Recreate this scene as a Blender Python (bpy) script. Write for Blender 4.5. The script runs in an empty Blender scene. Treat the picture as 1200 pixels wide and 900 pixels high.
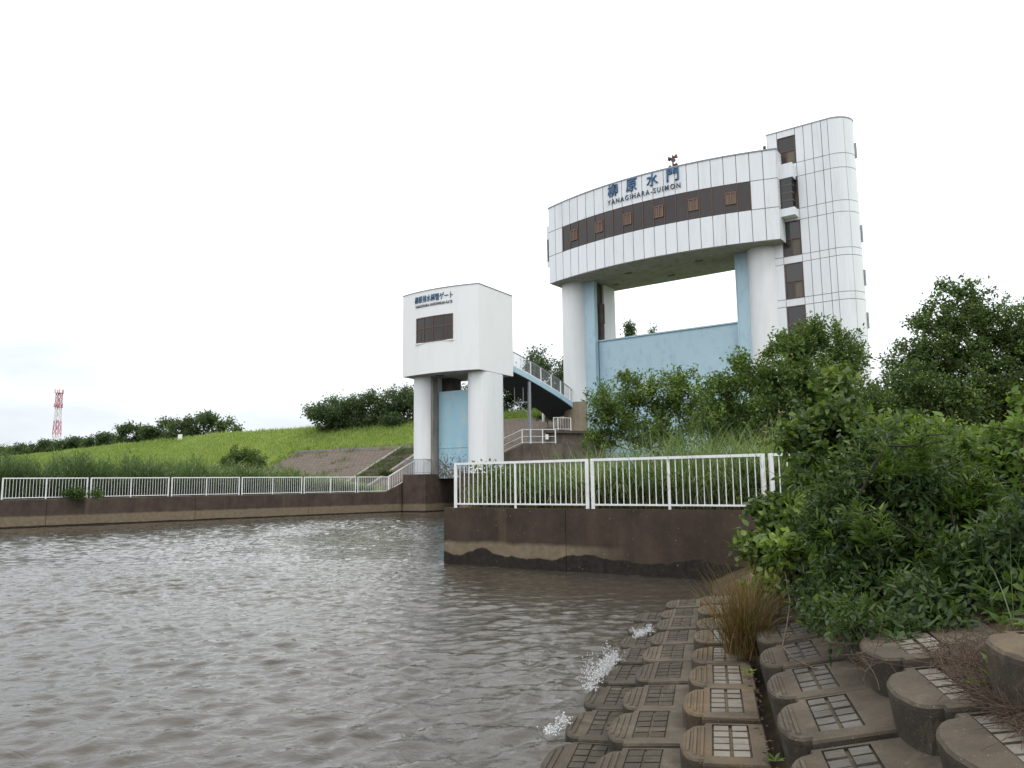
import bpy, bmesh, math, random
import numpy as np
from mathutils import Matrix, Vector
rng = np.random.default_rng(7); random.seed(7)
scene = bpy.context.scene
COL = scene.collection
PI = math.pi
# ------------------------------------------------------------------ survey of the site (metres, water level z = 0)
FOC, EYE = 900.0, 2.05
ROLL = math.atan(.012)
PITCH = math.atan(116 * math.cos(ROLL) / FOC)
def ray(x, y):
    u, v = (x - 600) / FOC, (450 - y) / FOC
    c, s = math.cos(ROLL), math.sin(ROLL)
    u, v = u * c + v * s, -u * s + v * c
    return np.array([u, math.cos(PITCH) - math.sin(PITCH) * v, math.sin(PITCH) + math.cos(PITCH) * v])
def atY(x, y, Y):
    q = ray(x, y); return q * Y / q[1] + np.array([0, 0, EYE])
def atz(x, y, z):
    q = ray(x, y); return q * (z - EYE) / q[2] + np.array([0, 0, EYE])
class Frame:
    """local axes: s along a facade (rightwards), m into the building, z up"""
    def __init__(f, ox, oy, deg):
        a = math.radians(deg)
        f.o = np.array([ox, oy]); f.a = np.array([math.cos(a), -math.sin(a)]); f.n = np.array([math.sin(a), math.cos(a)])
    def p(f, s, m, z=0.0):
        q = f.o + f.a * s + f.n * m
        return (float(q[0]), float(q[1]), float(z))
    def loc(f, x, y):
        dx, dy = x - f.o[0], y - f.o[1]
        return dx * f.a[0] + dy * f.a[1], dx * f.n[0] + dy * f.n[1]
MAIN = Frame(3.5, 68.0, 36.3)
SMALL = Frame(-8.34, 58.0, 31.5)
BLK = Frame(0, 0, 14.45)            # s = across the revetment rows (towards land), m = along them
LEV = Frame(0, 0, 32.0)             # levee axis

# ------------------------------------------------------------------ object helpers
ORG = {}
def org(o): return ORG.get(o.name, (0, 0, 0)) if o else (0, 0, 0)
def tag(o, label=None, cat=None, group=None, kind=None):
    if label: o['label'] = label
    if cat: o['category'] = cat
    if group: o['group'] = group
    if kind: o['kind'] = kind
    return o
def thing(name, label, cat, loc=(0, 0, 0), group=None):
    o = bpy.data.objects.new(name, None); COL.objects.link(o)
    o.location = loc; o.empty_display_size = .3
    ORG[o.name] = tuple(loc)
    return tag(o, label, cat, group)
def link_mesh(name, me, mat, parent=None, smooth=False):
    mats = mat if isinstance(mat, (list, tuple)) else [mat]
    for m in mats: me.materials.append(m)
    if smooth: me.polygons.foreach_set('use_smooth', [True] * len(me.polygons))
    o = bpy.data.objects.new(name, me); COL.objects.link(o)
    if parent is not None: o.parent = parent
    ORG[o.name] = org(parent)
    return o
class MB:
    """collects boxes, prisms and tubes (world coordinates) into one mesh"""
    def __init__(b): b.v = []; b.f = []; b.mi = []; b.var = []; b.cur = 0; b.cv = .5; b.sm = []
    def add(b, vs, fs, smooth=False):
        n = len(b.v); b.v.extend([tuple(map(float, q)) for q in vs])
        for f in fs:
            b.f.append([i + n for i in f]); b.mi.append(b.cur); b.var.append(b.cv); b.sm.append(smooth)
        return b
    def hexa(b, p):   # 8 points: bottom 4 (ccw), top 4
        return b.add(p, [(3, 2, 1, 0), (4, 5, 6, 7), (0, 1, 5, 4), (1, 2, 6, 5), (2, 3, 7, 6), (3, 0, 4, 7)])
    def fbox(b, F, s0, s1, m0, m1, z0, z1):
        return b.hexa([F.p(s0, m0, z0), F.p(s1, m0, z0), F.p(s1, m1, z0), F.p(s0, m1, z0),
                       F.p(s0, m0, z1), F.p(s1, m0, z1), F.p(s1, m1, z1), F.p(s0, m1, z1)])
    def box(b, x0, x1, y0, y1, z0, z1):
        return b.hexa([(x0, y0, z0), (x1, y0, z0), (x1, y1, z0), (x0, y1, z0), (x0, y0, z1), (x1, y0, z1), (x1, y1, z1), (x0, y1, z1)])
    def prism(b, poly, z0, z1, smooth=False):
        n = len(poly)
        vs = [(x, y, z0) for x, y in poly] + [(x, y, z1) for x, y in poly]
        b.add(vs, [tuple(reversed(range(n))), tuple(range(n, 2 * n))])
        b.add(vs, [(i, (i + 1) % n, n + (i + 1) % n, n + i) for i in range(n)], smooth)
        return b
    def bar(b, p0, p1, w, h=None, up=(0, 0, 1)):
        h = h or w
        p0, p1 = np.array(p0, float), np.array(p1, float); d = p1 - p0; d /= np.linalg.norm(d)
        up = np.array(up, float)
        if abs(d @ up) > .97: up = np.array([0, 1.0, 0])
        x = np.cross(d, up); x /= np.linalg.norm(x); y = np.cross(x, d)
        c = [(-1, -1), (1, -1), (1, 1), (-1, 1)]
        return b.hexa([p0 + x * i * w / 2 + y * j * h / 2 for i, j in c] + [p1 + x * i * w / 2 + y * j * h / 2 for i, j in c])
    def tube(b, pts, r, n=8, cap=True):
        pts = [np.array(q, float) for q in pts]
        rs = r if isinstance(r, (list, tuple, np.ndarray)) else [r] * len(pts)
        vs = []; fs = []
        for i, q in enumerate(pts):
            d = pts[min(i + 1, len(pts) - 1)] - pts[max(i - 1, 0)]; d = d / (np.linalg.norm(d) + 1e-9)
            up = np.array([0, 0, 1.0]) if abs(d[2]) < .9 else np.array([0, 1.0, 0])
            x = np.cross(d, up); x /= np.linalg.norm(x); y = np.cross(x, d)
            for k in range(n):
                a = 2 * PI * k / n; vs.append(q + rs[i] * (x * math.cos(a) + y * math.sin(a)))
        for i in range(len(pts) - 1):
            for k in range(n): fs.append((i * n + k, i * n + (k + 1) % n, (i + 1) * n + (k + 1) % n, (i + 1) * n + k))
        b.add(vs, fs, True)
        if cap:
            m = (len(pts) - 1) * n
            b.add(vs[:n] + vs[m:m + n], [tuple(range(n)), tuple(reversed(range(n, 2 * n)))])
        return b
    def build(b, name, mat, parent=None):
        o = org(parent)
        me = bpy.data.meshes.new(name)
        me.from_pydata([(x - o[0], y - o[1], z - o[2]) for x, y, z in b.v], [], b.f)
        bm = bmesh.new(); bm.from_mesh(me)
        bmesh.ops.recalc_face_normals(bm, faces=bm.faces); bm.to_mesh(me); bm.free()
        me.polygons.foreach_set('material_index', b.mi)
        me.polygons.foreach_set('use_smooth', b.sm)
        at = me.attributes.new('var', 'FLOAT', 'FACE'); at.data.foreach_set('value', b.var)
        return link_mesh(name, me, mat, parent)
def np_mesh(name, V, faces, mat, parent=None, var=None, smooth=False):
    """faces: list of int arrays (n,3) or (n,4)"""
    V = np.asarray(V, float) - np.array(org(parent))
    me = bpy.data.meshes.new(name)
    me.vertices.add(len(V)); me.vertices.foreach_set('co', V.astype(np.float32).ravel())
    idx = np.concatenate([f.ravel() for f in faces]); tot = np.concatenate([np.full(len(f), f.shape[1]) for f in faces])
    me.loops.add(len(idx)); me.loops.foreach_set('vertex_index', idx.astype(np.int32))
    st = np.concatenate([[0], np.cumsum(tot)[:-1]])
    me.polygons.add(len(tot)); me.polygons.foreach_set('loop_start', st.astype(np.int32)); me.polygons.foreach_set('loop_total', tot.astype(np.int32))
    me.update(calc_edges=True)
    if var is not None:
        a = me.attributes.new('var', 'FLOAT', 'POINT'); a.data.foreach_set('value', np.asarray(var, np.float32))
    me.validate()
    return link_mesh(name, me, mat, parent, smooth)

# ------------------------------------------------------------------ materials
class NT:
    def __init__(s, name):
        s.m = bpy.data.materials.new(name); s.m.use_nodes = True
        s.t = s.m.node_tree; s.t.nodes.clear()
    def n(s, typ, **kw):
        nd = s.t.nodes.new(typ)
        for k, v in kw.items():
            if k.startswith('i_'):
                key = k[2:]; key = int(key) if key.isdigit() else key.replace('_', ' ')
                nd.inputs[key].default_value = v
            else: setattr(nd, k, v)
        return nd
    def l(s, a, b): s.t.links.new(a, b)
    def coords(s, scale=(1, 1, 1), world=True):
        if world:
            g = s.n('ShaderNodeNewGeometry'); src = g.outputs['Position']
        else:
            src = s.n('ShaderNodeTexCoord').outputs['Object']
        mp = s.n('ShaderNodeMapping'); mp.inputs['Scale'].default_value = scale
        s.l(src, mp.inputs['Vector']); return mp.outputs['Vector']
    def noise(s, vec, scale, detail=4, rough=.55, dist=0):
        nd = s.n('ShaderNodeTexNoise'); nd.inputs['Scale'].default_value = scale; nd.inputs['Detail'].default_value = detail
        nd.inputs['Roughness'].default_value = rough; nd.inputs['Distortion'].default_value = dist
        if vec is not None: s.l(vec, nd.inputs['Vector'])
        return nd.outputs['Fac']
    def ramp(s, fac, stops):
        r = s.n('ShaderNodeValToRGB'); e = r.color_ramp.elements
        while len(e) > 1: e.remove(e[0])
        e[0].position = stops[0][0]; e[0].color = (*stops[0][1], 1) if len(stops[0][1]) == 3 else stops[0][1]
        for p, c in stops[1:]:
            q = e.new(p); q.color = (*c, 1)
        s.l(fac, r.inputs['Fac']); return r.outputs['Color']
    def mix(s, fac, a, b, mode='MIX'):
        m = s.n('ShaderNodeMix', data_type='RGBA', blend_type=mode)
        for src, k in ((fac, 0), (a, 6), (b, 7)):
            if isinstance(src, (int, float)): m.inputs[k].default_value = src
            elif isinstance(src, tuple): m.inputs[k].default_value = (*src, 1)
            else: s.l(src, m.inputs[k])
        return m.outputs[2]
    def math(s, op, a, b=0.0, clamp=False):
        m = s.n('ShaderNodeMath', operation=op); m.use_clamp = clamp
        for i, src in enumerate((a, b)):
            if isinstance(src, (int, float)): m.inputs[i].default_value = src
            else: s.l(src, m.inputs[i])
        return m.outputs[0]
    def maprange(s, v, a, b, c=0.0, d=1.0):
        m = s.n('ShaderNodeMapRange'); m.clamp = True
        s.l(v, m.inputs['Value'])
        for k, x in zip(('From Min', 'From Max', 'To Min', 'To Max'), (a, b, c, d)): m.inputs[k].default_value = x
        return m.outputs[0]
    def bump(s, h, strength=.3, dist=.02):
        b = s.n('ShaderNodeBump'); b.inputs['Strength'].default_value = strength; b.inputs['Distance'].default_value = dist
        s.l(h, b.inputs['Height']); return b.outputs['Normal']
    def attr(s, name='var'):
        return s.n('ShaderNodeAttribute', attribute_name=name).outputs['Fac']
    def out(s, col, rough=.7, normal=None, spec=.3, metal=0.0, ior=None, extra=None):
        p = s.n('ShaderNodeBsdfPrincipled')
        for src, k in ((col, 'Base Color'), (rough, 'Roughness'), (normal, 'Normal')):
            if src is None: continue
            if isinstance(src, (int, float)): p.inputs[k].default_value = src
            elif isinstance(src, tuple): p.inputs[k].default_value = (*src, 1)
            else: s.l(src, p.inputs[k])
        p.inputs['Specular IOR Level'].default_value = spec; p.inputs['Metallic'].default_value = metal
        if ior: p.inputs['IOR'].default_value = ior
        o = s.n('ShaderNodeOutputMaterial')
        s.l(extra(p.outputs[0]) if extra else p.outputs[0], o.inputs['Surface'])
        return s.m
def zpos(t):
    g = t.n('ShaderNodeNewGeometry'); x = t.n('ShaderNodeSeparateXYZ'); t.l(g.outputs['Position'], x.inputs[0]); return x.outputs
def concrete(name, lo, hi, grime=(.05, .04, .032), streak=.5, scale=1.2, bump=.35, speck=True, rough=.85):
    t = NT(name); P = t.coords()
    c = t.ramp(t.noise(P, scale, 6, .62), [(.3, lo), (.7, hi)])
    st = t.maprange(t.noise(t.coords((1, 1, .12)), 2.3, 5, .6), .48, .75)
    c = t.mix(t.math('MULTIPLY', st, streak), c, grime)
    fine = t.noise(P, 60, 3, .6)
    if speck: c = t.mix(t.maprange(fine, .55, .72, 0, .35), c, tuple(x * .45 for x in lo))
    h = t.math('ADD', t.noise(P, 14, 5, .6), t.math('MULTIPLY', fine, .4))
    return t.out(c, rough, t.bump(h, bump, .015))
def paint(name, col, dirt=(.25, .22, .19), amt=.35, rough=.45, varamt=.0, rust=None, stretch=.15, scale=1.6, bump=.05):
    t = NT(name); P = t.coords()
    c = t.mix(t.math('MULTIPLY', t.noise(P, .35, 4), .25), col, tuple(x * .86 for x in col))
    if varamt: c = t.mix(t.math('MULTIPLY', t.attr(), varamt), c, tuple(x * .80 for x in col))
    st = t.maprange(t.noise(t.coords((1, 1, stretch)), scale, 6, .65), .5, .8)
    c = t.mix(t.math('MULTIPLY', st, amt), c, dirt)
    if rust:
        rz, rcol, lo, hi = rust
        c = t.mix(t.maprange(t.noise(P, rz, 8, .7), lo, hi), c, rcol)
    return t.out(c, rough, t.bump(t.noise(P, 25, 4), bump, .01), spec=.4)
def foliage(name, stops, trans=.35, rough=.55, spec=.35):
    t = NT(name)
    v = t.attr()
    c = t.ramp(v, [(p_, tuple(x * 1.22 for x in c_)) for p_, c_ in stops])
    c2 = t.mix(t.math('MULTIPLY', t.noise(t.coords(), .9, 3), .45), c, (.02, .032, .012))
    tr = t.n('ShaderNodeBsdfTranslucent'); t.l(t.mix(1.0, c2, (1.5, 1.6, .7), 'MULTIPLY'), tr.inputs['Color'])
    def ex(sh):
        mx = t.n('ShaderNodeMixShader'); mx.inputs[0].default_value = trans
        t.l(sh, mx.inputs[1]); t.l(tr.outputs[0], mx.inputs[2]); return mx.outputs[0]
    return t.out(c2, rough, None, spec=spec, extra=ex)
def flat(name, col, rough=.6, metal=0.0, spec=.4):
    t = NT(name); P = t.coords()
    c = t.mix(t.math('MULTIPLY', t.noise(P, 5, 5), .5), col, tuple(x * .7 for x in col))
    return t.out(c, rough, t.bump(t.noise(P, 40, 3), .08, .005), spec=spec, metal=metal)
M = {}
M['panel'] = paint('white_panel', (.76, .79, .82), (.40, .40, .38), .34, .35, .22)
M['joint'] = flat('panel_joint', (.21, .215, .22), .9)
M['render'] = paint('white_render', (.82, .835, .835), (.55, .56, .54), .2, .6)
M['column'] = paint('white_column', (.76, .78, .79), (.46, .45, .42), .30, .55)
M['column_base'] = concrete('tan_column_base', (.26, .215, .15), (.34, .285, .205), streak=.3)
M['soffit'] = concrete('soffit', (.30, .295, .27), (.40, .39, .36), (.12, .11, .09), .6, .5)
M['bronze'] = paint('bronze_panel', (.036, .028, .026), (.062, .053, .048), .6, .16, .9, None, .4, 2.2, .02)
M['mullion'] = flat('bronze_mullion', (.115, .06, .042), .45)
M['glass'] = flat('window_glass', (.018, .017, .017), .06, 0, .6)
M['curtain'] = flat('window_blind', (.15, .13, .105), .7)
M['blue'] = paint('blue_steel', (.43, .595, .68), (.24, .36, .42), .5, .55, 0, (1.3, (.22, .32, .38), .58, .8), .6, 1.6)
M['blue_rusty'] = None
M['letter'] = flat('blue_letters', (.035, .12, .24), .4)
M['letter_dark'] = flat('dark_letters', (.03, .05, .08), .4)
M['white_metal'] = paint('white_rail', (.78, .79, .79), (.25, .16, .09), .28, .4, 0, (9, (.22, .10, .045), .72, .8), .6, 4)
M['grey_metal'] = flat('grey_metal', (.30, .32, .34), .45, .3)
M['dark_rust'] = flat('rusty_horn', (.10, .045, .035), .6)
M['dark_concrete'] = concrete('dark_pier', (.07, .058, .05), (.13, .105, .09), (.02, .017, .014), .7)
M['lightgrey_concrete'] = concrete('grey_concrete', (.20, .185, .165), (.30, .275, .245), (.06, .048, .038), .5)
M['landing'] = concrete('landing_concrete', (.10, .08, .065), (.17, .14, .115), (.03, .024, .02), .6)
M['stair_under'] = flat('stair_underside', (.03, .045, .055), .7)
def rusty_gate():
    t = NT('rusty_blue_gate'); P = t.coords(); z = zpos(t)[2]
    c = t.mix(t.math('MULTIPLY', t.noise(t.coords((1, 1, .3)), 1.3, 5), .9), (.27, .50, .63), (.46, .64, .70))
    pal = t.maprange(t.noise(t.coords((.6, .6, .8)), 1.0, 4), .52, .7)
    c = t.mix(t.math('MULTIPLY', pal, .5), c, (.50, .58, .58))
    low = t.maprange(z, 5.2, 2.9)
    r = t.maprange(t.math('ADD', t.noise(P, 5, 6, .75), t.math('MULTIPLY', low, .22)), .62, .72)
    c = t.mix(r, c, (.13, .085, .06))
    return t.out(c, .6, t.bump(t.noise(P, 8, 4), .3, .03))
M['blue_rusty'] = rusty_gate()
def quay(name, band_lo, band_hi, wet, top_lo=(.05, .037, .030), top_hi=(.095, .070, .056), fade=None):
    """stained river wall: brown above, a paler tidal band, a ragged wet line at the water"""
    t = NT(name); P = t.coords(); xyz = zpos(t); z = xyz[2]
    c = t.ramp(t.noise(P, 1.3, 7, .65), [(.3, top_lo), (.7, top_hi)])
    st = t.maprange(t.noise(t.coords((1, 1, .1)), 1.6, 5, .65), .5, .72)
    c = t.mix(t.math('MULTIPLY', st, .55), c, (.032, .025, .021))
    pale = t.maprange(t.noise(t.coords((.5, .5, .05)), 2.2, 3, .5), .63, .72)
    c = t.mix(t.math('MULTIPLY', pale, .28), c, (.21, .155, .11))
    zz = t.math('ADD', z, t.math('MULTIPLY', t.math('SUBTRACT', t.noise(P, 2.5, 6, .6), .5), .14))
    b = t.maprange(zz, band_hi + .05, band_hi - .05)
    tan = t.ramp(t.noise(P, 6, 6, .7), [(.3, (.135, .106, .072)), (.7, (.215, .172, .118))])
    if fade:
        fd = t.maprange(xyz[0], fade[0], fade[1], 1, 0); b = t.math('MULTIPLY', b, fd)
    c = t.mix(b, c, tan)
    wz = t.math('ADD', z, t.math('MULTIPLY', t.math('SUBTRACT', t.noise(t.coords((1, 1, .02)), .9, 5, .5), .5), wet[1]))
    w = t.maprange(wz, wet[0] + .015, wet[0] - .015)
    c = t.mix(w, c, t.ramp(t.noise(P, 9, 4), [(.3, (.016, .014, .012)), (.7, (.032, .027, .022))]))
    spk = t.maprange(t.noise(P, 22, 2, .5), .735, .76)
    c = t.mix(spk, c, (.34, .31, .27))
    h = t.math('ADD', t.noise(P, 7, 6, .65), t.math('MULTIPLY', t.noise(P, 60, 3), .4))
    return t.out(c, .88, t.bump(h, .4, .02), spec=.2)
M['quay_left'] = quay('stained_training_wall', .1, .60, (.10, .10))
M['quay_right'] = quay('stained_quay', .2, .58, (.30, .62), (.040, .029, .022), (.076, .055, .041), fade=(1.2, 2.6))
def block_mat(name, lo, hi, moss, amt, ochre=None):
    t = NT(name); O = t.n('ShaderNodeObjectInfo'); P = t.coords()
    c = t.ramp(t.noise(P, 2.6, 7, .65), [(.28, lo), (.72, hi)])
    c = t.mix(t.math('MULTIPLY', O.outputs['Random'], .35), c, tuple(x * .6 for x in lo))
    if ochre: c = t.mix(t.maprange(t.noise(P, 3.3, 4), .5, .66, 0, .6), c, ochre)
    c = t.mix(t.math('MULTIPLY', t.maprange(t.noise(P, 4.5, 8, .72), .5, .68), amt), c, moss)
    # upright faces coloured darker than the tops, unevenly by noise
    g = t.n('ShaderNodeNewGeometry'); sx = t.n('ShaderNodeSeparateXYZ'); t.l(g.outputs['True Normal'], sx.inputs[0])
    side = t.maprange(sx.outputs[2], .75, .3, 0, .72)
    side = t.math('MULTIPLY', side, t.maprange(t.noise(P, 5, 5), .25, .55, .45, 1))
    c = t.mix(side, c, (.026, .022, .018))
    c = t.mix(t.maprange(t.noise(P, .9, 6, .7, 1.2), .48, .66, 0, .55), c, (.034, .028, .021))
    c = t.mix(t.maprange(t.noise(P, 1.7, 7, .72, .8), .54, .70, 0, .5), c, (.20, .165, .115))
    fine = t.noise(P, 110, 4, .7)
    c = t.mix(t.maprange(fine, .56, .72, 0, .5), c, tuple(x * .35 for x in lo))
    c = t.mix(t.maprange(t.noise(P, 75, 2), .68, .74, 0, .5), c, (.36, .32, .26))
    h = t.math('ADD', t.math('ADD', t.noise(P, 18, 6, .65), t.noise(P, 5, 4)), t.math('MULTIPLY', fine, .6))
    return t.out(c, .82, t.bump(h, .7, .016), spec=.25)
M['block_wet'] = block_mat('wet_block', (.058, .048, .035), (.10, .083, .060), (.030, .030, .014), .7)
M['block_mid'] = block_mat('silted_block', (.074, .061, .045), (.12, .099, .073), (.05, .047, .022), .5)
M['block_tan'] = block_mat('tan_block', (.092, .070, .047), (.15, .115, .079), (.055, .042, .026), .45, (.15, .10, .045))
M['block_grey'] = block_mat('grey_block', (.072, .058, .041), (.130, .105, .075), (.045, .038, .028), .5)
M['tile_pale'] = block_mat('pale_tile', (.165, .147, .12), (.25, .225, .19), (.11, .095, .07), .6)
M['tile_grey'] = block_mat('grey_tile', (.092, .085, .074), (.15, .14, .124), (.07, .062, .05), .6)
M['tile_dark'] = block_mat('dark_tile', (.055, .046, .033), (.088, .073, .053), (.035, .035, .016), .6)
# foliage
M['leaf_dark'] = foliage('dark_leaves', [(0, (.018, .036, .012)), (.5, (.044, .076, .022)), (.85, (.085, .130, .036)), (1, (.15, .195, .05))])
M['leaf_mid'] = foliage('mid_leaves', [(0, (.030, .052, .018)), (.5, (.074, .116, .032)), (.85, (.145, .20, .054)), (1, (.24, .28, .08))])
M['leaf_light'] = foliage('light_leaves', [(0, (.036, .064, .018)), (.5, (.086, .138, .032)), (.85, (.155, .225, .048)), (1, (.25, .32, .075))])
M['leaf_far'] = foliage('far_leaves', [(0, (.034, .058, .029)), (.6, (.070, .106, .046)), (1, (.125, .17, .07))], .35)
M['reed'] = foliage('reed_leaves', [(0, (.028, .052, .022)), (.45, (.070, .115, .040)), (.8, (.15, .21, .08)), (1, (.28, .31, .17))], .35)
M['grass'] = foliage('levee_grass', [(0, (.16, .225, .064)), (.5, (.215, .285, .086)), (.9, (.275, .34, .125)), (1, (.32, .35, .18))], .4, .6)
M['rush'] = foliage('rush_blades', [(0, (.035, .05, .014)), (.38, (.080, .078, .026)), (.6, (.16, .088, .036)), (1, (.26, .145, .065))], .25)
M['bark_dark'] = concrete('dark_bark', (.022, .018, .013), (.045, .037, .027), (.012, .01, .008), .4, 8, .6)
M['blind_pale'] = flat('pale_blind', (.23, .185, .14), .7)
M['casement'] = flat('casement_frame', (.20, .115, .08), .5)
M['bark'] = concrete('bark', (.05, .040, .030), (.10, .082, .062), (.02, .016, .012), .4, 8, .6)
M['dry'] = concrete('dry_stem', (.060, .040, .028), (.14, .10, .07), (.05, .036, .026), .4, 12, .3)
# ------------------------------------------------------------------ ground, levee, water
C_R = np.array([-1.81, 20.21]); W_R = np.array([.832, -.554]); NB_R = np.array([.554, .832])     # right quay corner, its direction, landward normal
BANK = np.array([.474, .880]); NBANK = np.array([.880, -.474])
A_L = np.array([-6.38, 60.08]); W_L = np.array([-.7157, -.6984]); NL = np.array([-.6984, .7157])    # left training wall
def lev_tq(x, y):
    return -(x * LEV.a[0] + y * LEV.a[1]), x * LEV.n[0] + y * LEV.n[1]
def crest_q(t): return 67 + .19 * np.maximum(t - 86, 0)
def levee_z(t, q):
    q0 = crest_q(t)
    front = 9 - (q0 - q) / 2.2
    back = 9 - (q - q0 - 8) / 2.5
    return np.clip(np.minimum(np.minimum(front, 9), back), 1.0, 9)
def ground_z(x, y):
    x = np.asarray(x, float); y = np.asarray(y, float)
    t, q = lev_tq(x, y)
    z = np.full(x.shape, -1.2)
    sdb = (x - C_R[0]) * NBANK[0] + (y - C_R[1]) * NBANK[1]
    sdw = (x - C_R[0]) * NB_R[0] + (y - C_R[1]) * NB_R[1]
    sdl = (x - A_L[0]) * NL[0] + (y - A_L[1]) * NL[1]
    u = x * BLK.a[0] + y * BLK.a[1]
    z = np.where((sdb > .66) & (sdw > .66), 1.36, z)
    slope = np.minimum(1.28, np.where(u > 1.35, .47 * (u + 1.28) - .25, .47 * (u + 1.28) - .56))
    z = np.where((sdw <= .66) & (u > -1.9), np.maximum(slope, -1.2), z)
    z = np.where(sdl > .66, 1.40, z)
    isl = (q > 46.5)
    z = np.where(isl, np.maximum(np.maximum(z, 1.2), levee_z(t, q)), z)
    z = np.where(q > crest_q(t) + 5, np.maximum(levee_z(t, q), z), z)
    s, m = MAIN.loc(x, y)
    z = np.where((s > 3.9) & (s < 16.6) & (m < 5.5) & (m > -60) & (sdb <= .66), -1.2, z)
    s2, m2 = SMALL.loc(x, y)
    z = np.where((s2 > 1.9) & (s2 < 5.4) & (m2 < 6), -1.2, z)
    z = np.where((s2 > 0) & (s2 < 7.6) & (m2 > -2) & (m2 < .3), -1.2, z)
    return z
def axis(segs):
    out = []
    for a, b, st in segs: out.extend(np.arange(a, b - st * .5, st))
    return np.array(out + [segs[-1][1]])
gx = axis([(-3000, -600, 400), (-600, -200, 40), (-200, -62, 4), (-62, 44, .5), (44, 120, 4), (120, 600, 40), (600, 3000, 400)])
gy = axis([(-600, -40, 80), (-40, -8, 4), (-8, 100, .5), (100, 260, 4), (260, 900, 40), (900, 3000, 300)])
X, Y = np.meshgrid(gx, gy)
Z = ground_z(X, Y)
bumpy = np.where(Z > .5, .05 * np.sin(X * 1.7 + 2 * np.sin(Y * .9)) * np.cos(Y * 1.3 + X * .4), 0)
def grid_faces(nx, ny):
    i = np.arange(nx * ny).reshape(ny, nx)
    return np.stack([i[:-1, :-1].ravel(), i[:-1, 1:].ravel(), i[1:, 1:].ravel(), i[1:, :-1].ravel()], 1)
t = NT('turf_and_soil'); P = t.coords()
c = t.ramp(t.noise(P, .5, 6, .6), [(.3, (.13, .18, .034)), (.7, (.19, .24, .05))])
c = t.mix(t.maprange(t.noise(P, 6, 5, .7), .45, .7, 0, .5), c, (.09, .135, .028))
low = t.maprange(zpos(t)[2], 1.75, 1.5)
c = t.mix(low, c, t.ramp(t.noise(P, 3, 6), [(.3, (.045, .034, .023)), (.7, (.085, .066, .044))]))
M['ground'] = t.out(c, .95, t.bump(t.noise(P, 9, 6, .7), .6, .05), spec=.1)
g = np_mesh('ground', np.stack([X.ravel(), Y.ravel(), (Z + bumpy).ravel()], 1), [grid_faces(len(gx), len(gy))], M['ground'], smooth=True)
tag(g, 'grassy levee and bare soil of the river bank', 'ground', kind='structure')

wx = axis([(-3000, -900, 700), (-900, -100, 100), (-100, -46, 9), (-46, -11, .13), (-11, 3.5, .05), (3.5, 9, .2), (9, 30, 4), (30, 3000, 990)])
wy = axis([(-3000, -300, 900), (-300, -20, 40), (-20, 2, 3), (2, 21, .05), (21, 61, .13), (61, 90, 6)])
X, Y = np.meshgrid(wx, wy)
Z = np.zeros_like(X)
wr = np.random.default_rng(3)
for i in range(96):
    lam = .10 * (.9 / .10) ** (wr.random() ** .95); th = wr.normal(-PI / 2 + .35, .66); k = 2 * PI / lam
    ph = k * (math.cos(th) * X + math.sin(th) * Y) + wr.random() * 7 + .5 * np.sin(.35 * X + wr.random() * 6) + .5 * np.sin(.3 * Y + wr.random() * 6)
    Z += (.0031 * lam ** .72) * (np.sin(ph) + .34 * np.sin(2 * ph + 1.3))
gust = .85 + .32 * np.sin(.31 * X + .8 + np.sin(.2 * Y)) * np.sin(.27 * Y + .4) + .2 * np.sin(.9 * X + .5 * Y) * np.sin(.7 * Y - .3 * X)
edge = np.clip((X + 60) / 14, 0, 1) * np.clip((12 - X) / 4, 0, 1) * np.clip((Y + 2) / 3, 0, 1) * np.clip((64 - Y) / 3, 0, 1)
Z = Z * gust * edge
t = NT('river_water'); P = t.coords()
c = t.ramp(t.noise(P, .18, 4), [(.3, (.042, .036, .027)), (.7, (.058, .050, .038))])
h = t.math('ADD', t.noise(t.coords((1.0, 1.7, 1)), 3.2, 5, .62, .6), t.math('MULTIPLY', t.noise(P, 11, 4, .6, .4), .35))
M['water'] = t.out(c, .03, t.bump(h, .75, .020), spec=.5, ior=1.333)
w = np_mesh('water', np.stack([X.ravel(), Y.ravel(), Z.ravel()], 1), [grid_faces(len(wx), len(wy))], M['water'], smooth=True)
tag(w, 'brown choppy river water', 'water', kind='structure')

# paved slope of the levee beside the gates (concrete blocks)
t = NT('paved_slope')
br = t.n('ShaderNodeTexBrick'); br.inputs['Scale'].default_value = 1.0
for k, v in (('Brick Width', .55), ('Row Height', .4), ('Mortar Size', .03), ('Mortar Smooth', .3)): br.inputs[k].default_value = v
uv = t.n('ShaderNodeUVMap'); t.l(uv.outputs[0], br.inputs['Vector'])
br.inputs['Color1'].default_value = (.125, .100, .082, 1); br.inputs['Color2'].default_value = (.155, .125, .105, 1); br.inputs['Mortar'].default_value = (.06, .05, .04, 1)
P = t.coords()
c = t.mix(t.maprange(t.noise(P, 1.1, 6, .65), .5, .75, 0, .6), br.outputs['Color'], (.10, .08, .066))
c = t.mix(t.maprange(t.noise(P, .8, 7, .75), .60, .66, 0, .8), c, (.07, .095, .03))
M['paved'] = t.out(c, .9, t.bump(br.outputs['Fac'], -.4, .03), spec=.2)
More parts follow.
